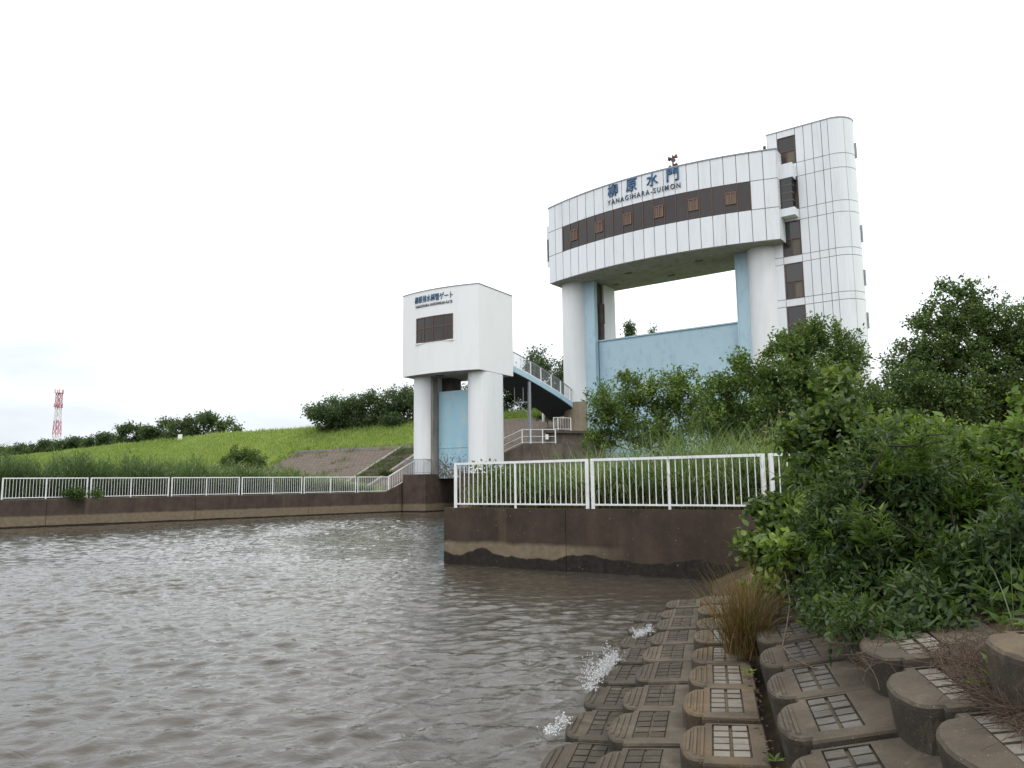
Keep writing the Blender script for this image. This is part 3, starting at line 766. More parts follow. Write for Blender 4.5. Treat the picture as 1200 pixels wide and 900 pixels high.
b = MB(); p = atY(641, 512, 60.9); b.box(p[0] - .12, p[0] + .12, p[1] - .03, p[1] + .03, p[2] - .2, p[2] + .2); b.build('notice_plate', M['white_metal'], o)
o = thing('platform_railing', 'white handrail on the upper platform at the foot of the big left column', 'railing', atY(655, 504, 64))
railing(o, [atY(649, 504, 66), atY(649, 504, 64.2), atY(654, 504, 64.2), atY(669, 504.5, 64.2)], 1.05, M['white_metal'], .2, post_w=.08)
st = thing('blue_stair', 'curved blue steel stair descending from the small gate house behind the big left column', 'stairs', atY(617, 505, 62))
PX = [(601, 432, 60), (611, 437, 60.7), (622, 443, 61.6), (634, 450, 62.6), (646, 457.5, 63.8), (657, 464.5, 65.2), (668, 472.5, 67), (676, 480, 69)]
edge1 = [np.array(atY(*q)) for q in PX]
tang = [edge1[min(i + 1, 7)] - edge1[max(i - 1, 0)] for i in range(8)]
edge2 = []
for p, d in zip(edge1, tang):
    d = np.array([d[0], d[1], 0]); d /= np.linalg.norm(d); side = np.array([-d[1], d[0], 0]); edge2.append(p + side * 2.6 - np.array([0, 0, .45]))
for ed, nm in ((edge1, 'stringer'), (edge2, 'stringer')):
    b = MB()
    for i in range(7): b.bar(ed[i], ed[i + 1], .12, .46)
    b.build(nm, M['blue'], st)
    b = MB(); b.tube([p + np.array([0, 0, .22]) for p in ed], .07, 6); b.build('edge_pipe', M['white_metal'], st)
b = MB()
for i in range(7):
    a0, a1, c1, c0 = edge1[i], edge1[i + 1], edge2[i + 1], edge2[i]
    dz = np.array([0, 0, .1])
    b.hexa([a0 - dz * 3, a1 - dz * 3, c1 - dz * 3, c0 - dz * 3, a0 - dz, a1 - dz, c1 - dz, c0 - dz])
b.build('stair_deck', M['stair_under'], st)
b = MB()
for i in range(7):
    for k in range(3):
        f_ = (k + .5) / 3; p = edge1[i] * (1 - f_) + edge1[i + 1] * f_; q = edge2[i] * (1 - f_) + edge2[i + 1] * f_
        b.bar(p, q, .28, .06)
b.build('treads', M['grey_metal'], st)
for ed in (edge1, edge2):
    top = MB(); bal = MB()
    for i in range(7):
        top.bar(ed[i] + np.array([0, 0, 1.35]), ed[i + 1] + np.array([0, 0, 1.35]), .07)
        for k in range(8):
            p = ed[i] + (ed[i + 1] - ed[i]) * k / 8; bal.bar(p + np.array([0, 0, .25]), p + np.array([0, 0, 1.33]), .035)
    top.build('top_rail', M['grey_metal'], st); bal.build('balusters', M['grey_metal'], st)
    for p in ed[::1]:
        b = MB(); b.bar(p, p + np.array([0, 0, 1.35]), .09); b.build('post', M['white_metal'], st)
pt = (edge1[1] * .5 + edge2[2] * .0 + edge1[2] * .5) + np.array([.25, .5, -.3])
b = MB(); b.tube([(pt[0], pt[1], 4.2), tuple(pt)], .14, 12); b.build('support_post', M['grey_metal'], st)
b = MB(); br_ = pt - np.array([0, 0, 1.9])
b.bar(br_ - np.array([0, 0, .9]), br_ + np.array([-1.1, 0, .1]), .08); b.bar(br_ + np.array([0, 0, .1]), br_ + np.array([-1.25, 0, .1]), .07)
b.bar(br_ + np.array([-1.2, 0, .1]), br_ + np.array([-1.2, 0, 1.3]), .05); b.bar(br_ + np.array([-.5, 0, .1]), br_ + np.array([-.5, 0, 1.3]), .05)
b.build('bracket', M['grey_metal'], st)
for q in ((637, 69), (644.5, 71)):
    p = atY(q[0], 494, q[1]); b = MB(); b.tube([p, atY(q[0], 464, q[1])], .14, 10); b.build('support_post', M['white_metal'], st)
# ------------------------------------------------------------------ white pipe fences
BALUS = None
def fence_panel(label, P0, P1, z0, z1, group, mids=(.5,), h=1.12, gap=.09, step=.15, endw=.062):
    """one panel: a top and a bottom rail, stout end posts, lighter posts between, thin balusters"""
    global BALUS
    P0 = np.array([*P0, z0]); P1 = np.array([*P1, z1]); D = P1 - P0; L = np.linalg.norm(D[:2])
    o = thing('fence_panel', label, 'fence', tuple((P0 + P1) / 2), group)
    up = np.array([0, 0, 1.0]); w = M['white_metal']
    b = MB(); b.bar(P0 + up * h, P1 + up * h, .065, .06); b.build('top_rail', w, o)
    b = MB(); b.bar(P0 + up * gap, P1 + up * gap, .045, .04); b.build('bottom_rail', w, o)
    for f_ in (0, 1):
        b = MB(); p = P0 + D * f_; b.bar(p - up * .12, p + up * (h + .028), endw); b.build('post', w, o)
    for f_ in mids:
        b = MB(); p = P0 + D * f_; b.bar(p - up * .12, p + up * (h - .03), .055); b.build('post', w, o)
    n_ = int(L / step)
    for k in range(1, n_):
        f_ = k / n_
        if any(abs(f_ - m_) * L < .06 for m_ in mids): continue
        p = P0 + D * f_ + up * gap
        if BALUS is None:
            bb = MB(); bb.tube([(0, 0, 0), (0, 0, h - gap)], .0125, 6); ob = bb.build('baluster', w, None); BALUS = ob
        else:
            ob = BALUS.copy(); COL.objects.link(ob)
        ob.parent = o; ob.location = tuple(p - np.array(org(o)))
    return o
def on_left(px):      # distance along the left wall where the picture column px meets it
    q = ray(px, 570)[:2]; base = A_L + NL * .22
    Mx = np.array([[q[0], -W_L[0]], [q[1], -W_L[1]]]); return float(np.linalg.solve(Mx, base)[1])
def lp(d): q = A_L + NL * .22 + W_L * d; return (float(q[0]), float(q[1]))
cuts = [-96, 0.5, 104.5, 199.5, 282, 355, 418]
names = ['white pipe fence panel on the far wall, cut off by the left edge of the photo', 'white pipe fence panel on the far wall with a small bush at its right half', 'white pipe fence panel on the far wall, second from the left',
         'white pipe fence panel on the far wall, third from the left', 'white pipe fence panel on the far wall in front of pale reeds', 'level white fence panel on the far wall just before the sloping one']
for i in range(1, 6):
    d0, d1 = on_left(cuts[i]) - .1, on_left(cuts[i + 1]) + .1
    fence_panel(names[i] if i > 1 else 'leftmost white pipe fence panel on the far wall, with a small bush at its foot', lp(d0), lp(d1), 1.49, 1.49, 'white fence panels on the far wall')
d0, d1, d2 = on_left(418) - .1, on_left(455), on_left(486)
o = fence_panel('short level white fence panel on the far wall at the foot of the ramp', lp(d0), lp(d1), 1.49, 1.49, 'white fence panels on the far wall', mids=())
o = fence_panel('sloping white fence panel climbing to the small gate house pier', lp(d1 - .06), lp(d2), 1.53, 2.72, 'white fence panels on the far wall', mids=())
def on_right(px):
    q = ray(px, 570)[:2]; base = C_R + NB_R * .2
    Mx = np.array([[q[0], -W_R[0]], [q[1], -W_R[1]]]); return float(np.linalg.solve(Mx, base)[1])
def rp(d): q = C_R + NB_R * .2 + W_R * d; return (float(q[0]), float(q[1]))
r = [on_right(x) for x in (534, 688, 694.5, 895, 905)]
fence_panel('white pipe fence panel on the near quay, left one by the channel', rp(r[0]), rp(r[1]), 1.44, 1.44, 'white fence panels on the near quay', mids=(.482,), step=.143, endw=.08)
fence_panel('white pipe fence panel on the near quay, middle one above the waterline', rp(r[2]), rp(r[3]), 1.44, 1.44, 'white fence panels on the near quay', mids=(.478,), step=.155, endw=.08)
fence_panel('white pipe fence panel on the near quay, half hidden by the shrubs at right', rp(r[4]), rp(r[4] + 4), 1.44, 1.44, 'white fence panels on the near quay', mids=(.5,), step=.155, endw=.08)

# ------------------------------------------------------------------ lattice tower and levee board
base = atY(62.5, 571, 520); bx_, by_ = base[0], base[1]
lt = thing('lattice_tower', 'slim red and white lattice tower far away beyond the levee', 'tower', (bx_, by_, 0))
HT = 66.5; rd = flat('hazed_tower_red', (.50, .17, .20), .6); wh = flat('tower_white', (.78, .76, .77), .6)  # red paled and pinkish: distance haze is put into the paint colour
def half(z): return 3.0 - 1.6 * min(1, z / 52) - (.0 if z < 52 else 0)
NB = 7
for k in range(NB):
    z0, z1 = HT * k / NB, HT * (k + 1) / NB; b = MB()
    for seg in range(2):
        za, zb = z0 + (z1 - z0) * seg / 2, z0 + (z1 - z0) * (seg + 1) / 2; ha, hb = half(za), half(zb)
        cs = [(-1, -1), (1, -1), (1, 1), (-1, 1)]
        for i, (cx_, cy_) in enumerate(cs):
            nx_, ny_ = cs[(i + 1) % 4]
            b.bar((bx_ + cx_ * ha, by_ + cy_ * ha, za), (bx_ + cx_ * hb, by_ + cy_ * hb, zb), .34)
            b.bar((bx_ + cx_ * ha, by_ + cy_ * ha, za), (bx_ + nx_ * hb, by_ + ny_ * hb, zb), .17)
            b.bar((bx_ + nx_ * ha, by_ + ny_ * ha, za), (bx_ + cx_ * hb, by_ + cy_ * hb, zb), .17)
            b.bar((bx_ + cx_ * hb, by_ + cy_ * hb, zb), (bx_ + nx_ * hb, by_ + ny_ * hb, zb), .3)
    b.build('tower_section', rd if k % 2 == 0 else wh, lt)
for z in (HT, HT - 9.5):
    b = MB(); b.box(bx_ - 2.0, bx_ + 2.0, by_ - 2.0, by_ + 2.0, z - .2, z + .2)
    for a in range(5): b.tube([(bx_ + 2.6 * math.cos(a * 1.3), by_ + 2.6 * math.sin(a * 1.3), z), (bx_ + 2.6 * math.cos(a * 1.3), by_ + 2.6 * math.sin(a * 1.3), z + 2.4)], .3, 6)
    b.build('antenna_platform', rd, lt)
p = atY(211, 513, 112)
o = thing('levee_board', 'small white board standing on the levee crest in front of the trees', 'sign', (p[0], p[1], p[2] - 1))
b = MB(); b.box(p[0] - .3, p[0] + .3, p[1] - .05, p[1] + .05, p[2] - .4, p[2] + .5); b.build('board', M['white_metal'], o)
b = MB(); b.tube([(p[0], p[1] + .08, p[2] - 2), (p[0], p[1] + .08, p[2] + .3)], .05, 6); b.build('post', M['grey_metal'], o)

# ------------------------------------------------------------------ plants
def unit(a): return a / (np.linalg.norm(a, axis=-1, keepdims=True) + 1e-9)
def rdir(n): return unit(rng.normal(size=(n, 3)))
def leaf_arrays(P, D, N, L, W, six=True, droop=.12):
    """folded leaf blades: base P, direction D, face normal N"""
    D = unit(D); S = unit(np.cross(D, N)); Nn = np.cross(S, D)
    L = L[:, None]; W = W[:, None]
    if six:
        V = np.stack([P, P + D * L * .30 + S * W * .46 + Nn * W * .16, P + D * L * .68 + S * W * .36 + Nn * (W * .10 - L * droop * .5), P + D * L - Nn * L * droop,
                      P + D * L * .68 - S * W * .36 + Nn * (W * .10 - L * droop * .5), P + D * L * .30 - S * W * .46 + Nn * W * .16], 1)
        n = len(P); i = np.arange(n)[:, None] * 6
        return V.reshape(-1, 3), np.concatenate([i + np.array([[0, 1, 2, 3]]), i + np.array([[0, 3, 4, 5]])]), 6
    V = np.stack([P, P + D * L * .45 + S * W * .5 + Nn * W * .12, P + D * L - Nn * L * droop, P + D * L * .45 - S * W * .5 + Nn * W * .12], 1)
    n = len(P); i = np.arange(n)[:, None] * 4
    return V.reshape(-1, 3), i + np.array([[0, 1, 2, 3]]), 4
def tubes(P0, P1, R0, R1, n=5):
    d = unit(P1 - P0); up = np.where(np.abs(d[:, 2:3]) < .9, np.array([[0, 0, 1.0]]), np.array([[0, 1.0, 0]]))
    x = unit(np.cross(d, up)); y = np.cross(x, d); a = 2 * PI * np.arange(n) / n
    ring = x[:, None] * np.cos(a)[None, :, None] + y[:, None] * np.sin(a)[None, :, None]
    V = np.concatenate([P0[:, None] + ring * R0[:, None, None], P1[:, None] + ring * R1[:, None, None]], 1)
    k = np.arange(n); k2 = (k + 1) % n
    q = np.stack([k, k2, n + k2, n + k], 1)
    F_ = (np.arange(len(P0))[:, None, None] * 2 * n + q[None]).reshape(-1, 4)
    return V.reshape(-1, 3), F_
def lobe(px, py, Y, rx, ry, rd, w=1.0):
    return (atY(px, py, Y), np.array([rx * Y / FOC, rd, ry * Y / FOC]), w)
def skeleton(base, tips, seg=.45, jit=.10, bias=.25, trunk=None):
    nodes = [np.array(base, float)]; par = [-1]
    if trunk is not None:
        for q in trunk: nodes.append(np.array(q, float)); par.append(len(nodes) - 2)
    tip_id = []
    order = np.argsort(np.linalg.norm(tips - base, axis=1))
    for i in order:
        T = tips[i]; A = np.array(nodes); v = T - A; d = np.linalg.norm(v, axis=1)
        cost = d * (1 + bias * (A[:, 2] > T[2] + .1)) + .18 * np.linalg.norm(A - nodes[0], axis=1)
        j = int(np.argmin(cost)); k = max(1, int(d[j] / seg)); prev = j; p0 = A[j]
        for s in range(1, k + 1):
            f_ = s / k
            q = p0 * (1 - f_) + T * f_ + (rng.normal(size=3) * jit * seg * 1.2 if s < k else 0)
            q[2] += math.sin(f_ * PI) * d[j] * .08
            nodes.append(q); par.append(prev); prev = len(nodes) - 1
        tip_id.append(prev)
    return np.array(nodes), np.array(par), np.array(tip_id)
def branch_radii(par, tip_id, r_tip, expo=.45):
    c = np.zeros(len(par)); c[tip_id] += 1
    for i in range(len(par) - 1, 0, -1): c[par[i]] += c[i]
    return r_tip * np.maximum(c, 1) ** expo
def sample_lobes(lobes, n, shell=.55):
    w = np.array([l[2] * l[1][0] * l[1][2] for l in lobes]); k = rng.choice(len(lobes), n, p=w / w.sum())
    C = np.array([l[0] for l in lobes])[k]; R = np.array([l[1] for l in lobes])[k]
    return C + rdir(n) * (rng.random((n, 1)) ** shell) * R * (.85 + .3 * rng.random((n, 1)))
def shrub(name, label, cat, base, lobes, ntips, leaves, L, W, mat, group=None, spread=.25, r_tip=.006, six=True, trunk=None, trunk_name='trunk', lean_up=.35, bright=.0, seg=.45, whorl=False, floor=None, along=.5, normal_up=.8, bark='bark', expo=.45, rmax=9.0):
    base = np.array(base, float)
    o = thing(name, label, cat, tuple(base), group)
    tips = sample_lobes(lobes, ntips)
    if floor is not None: tips[:, 2] = np.maximum(tips[:, 2], floor + .05 + .2 * rng.random(ntips))
    nodes, par, tid = skeleton(base, tips, seg, trunk=trunk)
    rad = np.minimum(branch_radii(par, tid, r_tip, expo), rmax)
    i = np.arange(1, len(nodes)); i = i
    V, F_ = tubes(nodes[par[i]], nodes[i], np.minimum(rad[par[i]], rad[i] * 1.5), rad[i])
    np_mesh(trunk_name, V, [F_], M[bark], o, smooth=True)
    nt = len(tid); k = np.repeat(np.arange(nt), leaves)
    if whorl:
        T = nodes[tid][k]; Dv = unit(unit(nodes[tid] - nodes[par[tid]]) + np.array([0, 0, 1.2]))[k]
        h = rng.random((len(k), 1)) ** .7
        Pp = T - Dv * h * spread
        rad_ = rdir(len(k)); rad_ -= Dv * np.sum(rad_ * Dv, 1, keepdims=True)
        D = unit(rad_) + Dv * (.25 + .9 * (1 - h)) + np.array([0, 0, .05])
        N = Dv + rdir(len(k)) * .3
    else:
        seg_d = unit(nodes[tid] - nodes[par[tid]])[k]
        Pp = nodes[tid][k] - seg_d * (rng.random((len(k), 1)) * along * spread * 2) + rng.normal(size=(len(k), 3)) * spread * .42
        D = seg_d * .6 + rdir(len(k)) * .9 + np.array([0, 0, lean_up - .35])
        N = rdir(len(k)) * (1.05 - normal_up * .5) + np.array([0, 0, normal_up]) 
    n = len(k)
    Ls = L * (.6 + .7 * rng.random(n)); Ws = W * (.65 + .6 * rng.random(n))
    V, F_, m_ = leaf_arrays(Pp, D, N, Ls, Ws, six)
    cl = rng.normal(size=nt) * .16; var = np.clip(.42 + bright + cl[k] + rng.normal(size=n) * .15, 0, 1)
    np_mesh('crown', V, [F_], M[mat], o, np.repeat(var, m_))
    return o
def blade_arrays(P, H, W, lean, az, curl, segs=4):
    """grass or reed blades: upright strips that arch over towards az"""
    n = len(P); f_ = np.linspace(0, 1, segs + 1)
    dirh = np.stack([np.cos(az), np.sin(az), np.zeros(n)], 1); side = np.stack([-np.sin(az), np.cos(az), np.zeros(n)], 1)
    ph = rng.random(n) * PI; side = side * np.cos(ph)[:, None] * .8 + dirh * np.sin(ph)[:, None] * .5
    side = unit(side)
    V = []; z = np.zeros(n); x = np.zeros(n)
    for i, f in enumerate(f_):
        if i: 
            a = lean + curl * (f ** 1.6); x = x + np.sin(a) * H / segs; z = z + np.cos(a) * H / segs
        c = P + dirh * x[:, None] + np.array([0, 0, 1.0]) * z[:, None]
        w = (W * (1 - f ** 1.8 * .96) * (.55 + .45 * min(1, f * 3)))[:, None] / 2
        V += [c - side * w, c + side * w]
    V = np.stack(V, 1); m_ = 2 * (segs + 1)
    i = np.arange(n)[:, None] * m_
    F_ = np.concatenate([i + np.array([[2 * s, 2 * s + 1, 2 * s + 3, 2 * s + 2]]) for s in range(segs)])
    return V.reshape(-1, 3), F_, m_
def grass_obj(name, label, cat, P, H, W, mat, lean=.15, curl=1.0, var=None, kind='stuff', segs=4, parent=None, az=None):
    n = len(P)
    V, F_, m_ = blade_arrays(P, H, W, np.abs(rng.normal(size=n)) * lean, rng.random(n) * 2 * PI if az is None else az, curl * (.2 + 1.1 * rng.random(n)), segs)
    if var is None: var = np.clip(.45 + rng.normal(size=n) * .2, 0, 1)
    ob = np_mesh(name, V, [F_], M[mat], parent, np.repeat(var, m_))
    if parent is None: tag(ob, label, cat, kind=kind)
    return ob
# levee grass
n = 90000
T = 28 + 178 * rng.random(n) ** 1.25; Q = crest_q(T) - 20 + 23 * rng.random(n)
keep = ~((T < PT1 + .3 + .8 * np.sin(Q * 1.7) * np.sin(Q * .6)) & (Q < 59.9) & (Q > 50.4)) & (T > 28) & ~((T < 42.7) & (Q < 65.7))
T, Q = T[keep], Q[keep]; n = len(T)
Xg = -T * LEV.a[0] + Q * LEV.n[0]; Yg = -T * LEV.a[1] + Q * LEV.n[1]; Zg = ground_z(Xg, Yg)
ok = Zg > 1.3; Xg, Yg, Zg, T, Q = Xg[ok], Yg[ok], Zg[ok], T[ok], Q[ok]; n = len(Xg)
patch = .5 + .5 * np.sin(Xg * .33 + 2 * np.sin(Yg * .21)) * np.sin(Yg * .27 + 1.3)
fz = np.clip((Yg - 60) / 80, 0, 1)
grass_obj('levee_grass', 'bright green grass covering the levee slope', 'grass', np.stack([Xg, Yg, Zg - .05], 1), (.35 + .45 * rng.random(n)) * (.7 + .6 * patch), .07 + .08 * fz, 'grass', .35, .9,
          np.clip(.35 + .3 * patch + rng.normal(size=n) * .2, 0, 1), segs=2)
# grass strip at the foot of the upper platform
n = 2500
T = 28 + 15 * rng.random(n); Q = 65.8 + 3 * rng.random(n); Xg = -T * LEV.a[0] + Q * LEV.n[0]; Yg = -T * LEV.a[1] + Q * LEV.n[1]
grass_obj('levee_grass', 'green grass at the top of the slope between the two gate buildings', 'grass', np.stack([Xg, Yg, ground_z(Xg, Yg)], 1), .4 + .5 * rng.random(n), np.full(n, .06), 'grass', .35, .9, segs=2)
# reeds behind the far wall
n = 17000
d = 4.6 + 47 * rng.random(n); back = .75 + 7.5 * rng.random(n) ** 1.3
Pr = A_L[None] + W_L[None] * d[:, None] + NL[None] * back[:, None]
hh = np.interp(d, [4.6, 6.7, 9, 11, 15, 19, 24, 52], [.6, 1.1, 1.75, 2.1, 2.4, 2.65, 2.85, 2.95]) * (.62 + .42 * rng.random(n)) * (.9 + .16 * np.sin(d * 1.9) + .1 * np.sin(d * 4.7 + back))
hh *= np.where(back < 1.6, .85, 1)
pale = np.interp(d, [5, 12, 22], [.30, .20, -.03])
P3 = np.stack([Pr[:, 0], Pr[:, 1], np.full(n, 1.38)], 1)
V1, F1, m1 = blade_arrays(P3, hh, np.full(n, .035), np.abs(rng.normal(size=n)) * .08, rng.random(n) * 7, .35 * rng.random(n), 4)
v1 = np.clip(.28 + pale + rng.normal(size=n) * .2, 0, 1)
k = np.repeat(np.arange(n), 3); f_ = .3 + .65 * rng.random(len(k))
P4 = P3[k] + np.array([0, 0, 1.0]) * (hh[k] * f_)[:, None]
V2, F2, m2 = blade_arrays(P4, .35 + .55 * rng.random(len(k)), np.full(len(k), .045), .3 + .4 * rng.random(len(k)), rng.random(len(k)) * 7, .5 + 1.2 * rng.random(len(k)), 3)
v2 = np.clip(.26 + pale[k] + .22 * f_ + rng.normal(size=len(k)) * .2, 0, 1)
ob = np_mesh('reed_bed', np.concatenate([V1, V2]), [F1, F2 + len(V1)], M['reed'], None, np.concatenate([np.repeat(v1, m1), np.repeat(v2, m2)]))
tag(ob, 'tall green reeds growing behind the far wall and fence', 'reeds', kind='stuff')
# weeds and ragged grass over the paved slope
n = 5200; T = 43 + 23.5 * rng.random(n); Q = 50.2 + 10 * rng.random(n)
cl = (np.sin(T * .9 + 1.5 * np.sin(Q * .8)) * np.sin(Q * 1.1 + T * .37) > .72) | (T > PT1 - 1.6 + 1.3 * np.sin(Q * 1.9)) | (Q < 51.3) | (Q > 59.3 + .5 * np.sin(T * 1.3))
T, Q = T[cl], Q[cl]; n = len(T); Xg = -T * LEV.a[0] + Q * LEV.n[0]; Yg = -T * LEV.a[1] + Q * LEV.n[1]
grass_obj('slope_weeds', 'scattered weeds and ragged grass on the brown paved slope', 'weeds', np.stack([Xg, Yg, levee_z(T, Q) + .05], 1), .2 + .4 * rng.random(n), np.full(n, .07), 'leaf_light', .5, 1, segs=2)
# weeds on the slope stairs
n = 2600; T = 47.2 + 2.9 * rng.random(n); Q = 51 + 8.3 * rng.random(n); cl = np.sin(Q * 2.3) + np.sin(Q * 5.1 + T * 2) > -.2
T, Q = T[cl], Q[cl]; n = len(T); Xg = -T * LEV.a[0] + Q * LEV.n[0]; Yg = -T * LEV.a[1] + Q * LEV.n[1]
grass_obj('stair_weeds', 'dark weeds growing over the levee stairway', 'weeds', np.stack([Xg, Yg, levee_z(T, Q) + .1], 1), .25 + .4 * rng.random(n), np.full(n, .07), 'leaf_mid', .5, 1, segs=2)
# reeds and grass behind the near fence
n = 12500
d = .3 + 10.5 * rng.random(n); back = .55 + 4.2 * rng.random(n) ** 1.2
Pr = C_R[None] + W_R[None] * d[:, None] + NB_R[None] * back[:, None]
sdb = (Pr - C_R) @ NBANK; okk = sdb > .4; Pr = Pr[okk]; d = d[okk]; back = back[okk]; n = len(d)
hh = np.interp(d, [0, 1.2, 3, 4.3, 5.5, 11], [.9, 1.25, 1.65, 1.75, 2.15, 1.9]) * (.55 + .5 * rng.random(n)) * np.where(back < 1.2, .8, 1)
grass_obj('tall_grass', 'arching tall grass behind the near white fence', 'grass', np.stack([Pr[:, 0], Pr[:, 1], np.full(n, 1.36)], 1), hh * 1.15, .018 + .022 * rng.random(n), 'reed', .2, 1.9,
          np.clip(.68 + .1 * np.sin(d * 2) + rng.normal(size=n) * .25, 0, 1), segs=6)
n = 420
d = rng.random(n) * 10.4; Pr = C_R[None] + W_R[None] * d[:, None] + NB_R[None] * (.28 + .25 * rng.random((n, 1)))
grass_obj('dry_grass', 'brown dry grass at the foot of the near fence', 'grass', np.stack([Pr[:, 0], Pr[:, 1], np.full(n, 1.43)], 1), .08 + .3 * rng.random(n) ** 2, np.full(n, .012), 'rush', .6, 1.2, np.clip(.6 + .3 * rng.random(n), 0, 1))
def herb_mass(name, label, cat, P, L, W, mat, bright=0.0, six=True):
    n = len(P); V, F_, m_ = leaf_arrays(P, rdir(n) + np.array([0, 0, .2]), rdir(n) * .6 + np.array([0, 0, .9]), L * (.6 + .8 * rng.random(n)), W * (.6 + .8 * rng.random(n)), six)
    ob = np_mesh(name, V, [F_], M[mat], None, np.repeat(np.clip(.4 + bright + rng.normal(size=n) * .22, 0, 1), m_)); return tag(ob, label, cat, kind='stuff')
n = 32000
d = .2 + 11 * rng.random(n); back = .6 + 3 * rng.random(n); Pr = C_R[None] + W_R[None] * d[:, None] + NB_R[None] * back[:, None]
okk = (Pr - C_R) @ NBANK > .35; Pr = Pr[okk]; d = d[okk]; n = len(d)
top = np.interp(d, [0, .5, 1, 3, 4.2, 6, 11], [.95, 1.3, 1.3, .95, .85, 1.1, 1.3]) * (.8 + .25 * np.sin(d * 3.1) * np.cos(d * 1.3))
herb_mass('undergrowth', 'leafy green undergrowth filling the space behind the near fence', 'undergrowth', np.stack([Pr[:, 0], Pr[:, 1], 1.36 + top * rng.random(n)], 1), .11, .06, 'leaf_mid', .03)
# far trees on the levee (spreading crowns), each its own tree
def far_tree(name, label, px, ptop, pbase, Y, wpx, mat='leaf_far', n=210, leaves=26, base_z=None, group='trees along the levee', L=.36, W=.19, lobes=None):
    c = atY(px, pbase, Y); bz = base_z if base_z is not None else float(ground_z(np.array(c[0]), np.array(c[1])))
    hz = atY(px, ptop, Y)[2]; ctr = atY(px, (ptop + pbase) / 2, Y)
    lb = []
    hpx = (pbase - ptop)
    for j in range(16):
        fx = -.5 + (j + rng.random()) / 16; top = (1 - 1.9 * fx * fx)
        yy = pbase - hpx * top * rng.uniform(.0, .88)
        lb.append(lobe(px + fx * wpx, yy, Y + rng.uniform(-2, 2), wpx * .15, hpx * .17, 2.2))
    lb.append(lobe(px, ptop + hpx * .3, Y, wpx * .22, hpx * .2, 2.5)); lb.append(lobe(px, pbase - hpx * .1, Y, wpx * .46, hpx * .18, 2.5))
    return shrub(name, label, 'tree', (c[0], c[1], bz), lobes or lb, n, leaves, L, W, mat, group, spread=.75, r_tip=.02, six=False, seg=1.3, expo=.42, trunk_name='trunk', normal_up=.7)
FT = [(392, 458, 502, 92, 62, 'round dark tree at the left end of the clump beside the small gate house'),
      (432, 452, 500, 90, 74, 'tallest dark tree on the levee left of the small gate house'),
      (472, 451, 498, 88, 66, 'dark tree on the levee just left of the small gate house column'),
      (520, 438, 492, 86, 70, 'dark tree on the levee seen under the small gate house'),
      (575, 430, 492, 84, 60, 'dark tree on the levee hidden mostly by the right column of the small gate house'),
      (628, 405, 494, 82, 60, 'dense dark tree behind the blue stair'),
      (664, 412, 494, 80, 46, 'dark tree behind the big left column, above the stair'),
      (240, 483, 512, 118, 84, 'spreading dark tree on the levee crest behind the small white board'),
      (198, 490, 514, 124, 60, 'low dark tree on the levee left of the spreading one'),
      (160, 495, 518, 134, 44, 'bushy small dark tree sixth from the left edge along the levee'),
      (122, 507, 523, 150, 44, 'fifth dark tree from the left edge, along the levee'),
      (88, 511, 526, 160, 40, 'fourth dark tree from the left edge, just right of the lattice tower'),
      (55, 515, 529, 172, 40, 'third dark tree from the left edge along the levee'),
      (26, 519, 532, 184, 38, 'second dark tree from the left edge along the levee'),
      (-4, 521, 535, 196, 44, 'dark tree cut off by the left edge of the photo')]
for px, pt_, pb, Y_, wp, lab in FT:
    far_tree('levee_tree', lab, px, pt_, pb, Y_, wp, n=330 if Y_ < 110 else 190, L=.30 if Y_ < 110 else .42, W=.18 if Y_ < 110 else .25)
for px, top, Y_, lab in ((738, 377, 100, 'taller conifer top seen through the big gate opening'), (765, 383, 106, 'smaller conifer top seen through the big gate opening')):
    c = atY(px, 440, Y_); lb = []
    for j in range(7):
        f_ = j / 6; lb.append(lobe(px, top + 3 + f_ * 46, Y_, 2.5 + f_ * 13, 5, .3 + f_ * 1.5))
    far_tree('conifer', lab, px, top, 440, Y_, 26, lobes=lb, base_z=4.0, n=170, leaves=22, group='conifers behind the big gate')
# smaller bushes on the far bank
def bush_at(label, px, py, Y, rx, ry, base_z, mat, n=90, leaves=28, L=.16, W=.08, group=None):
    c = atY(px, py, Y); return shrub('bush', label, 'bush', (c[0], c[1], base_z), [lobe(px, py, Y, rx, ry, rx * Y / FOC * .8), lobe(px - rx * .5, py + ry * .3, Y, rx * .7, ry * .6, rx * Y / FOC * .6), lobe(px + rx * .6, py + ry * .3, Y, rx * .6, ry * .6, rx * Y / FOC * .6)],
                                     n, leaves, L, W, mat, group, spread=.28, six=False, floor=base_z, trunk_name='stems')
bush_at('dark loose bush among the reeds below the brown paved slope', 287, 537, 56, 26, 13, 1.5, 'leaf_mid', 200, 22, .2, .09)
d = on_left(86); q = A_L + W_L * d + NL * .32; bush_at('small round bush growing in front of the leftmost far fence panel', 87, 577, float(q[1]) - .3, 12, 6.5, 1.49, 'leaf_mid', 60, 24, .1, .06)
bush_at('tiny bush at the foot of the far fence, right of the small round one', 113, 578, 41.9, 7, 5, 1.49, 'leaf_mid', 30, 22, .1, .06)
bush_at('weed bush sprouting on the levee beside the slope stairway', 452, 553, 66, 8, 4, 2.4, 'leaf_mid', 40, 20, .14, .08)
bush_at('green bush on the grass behind the upper platform', 640, 487, 71, 15, 4.5, 6.0, 'leaf_light', 60, 24, .18, .1)
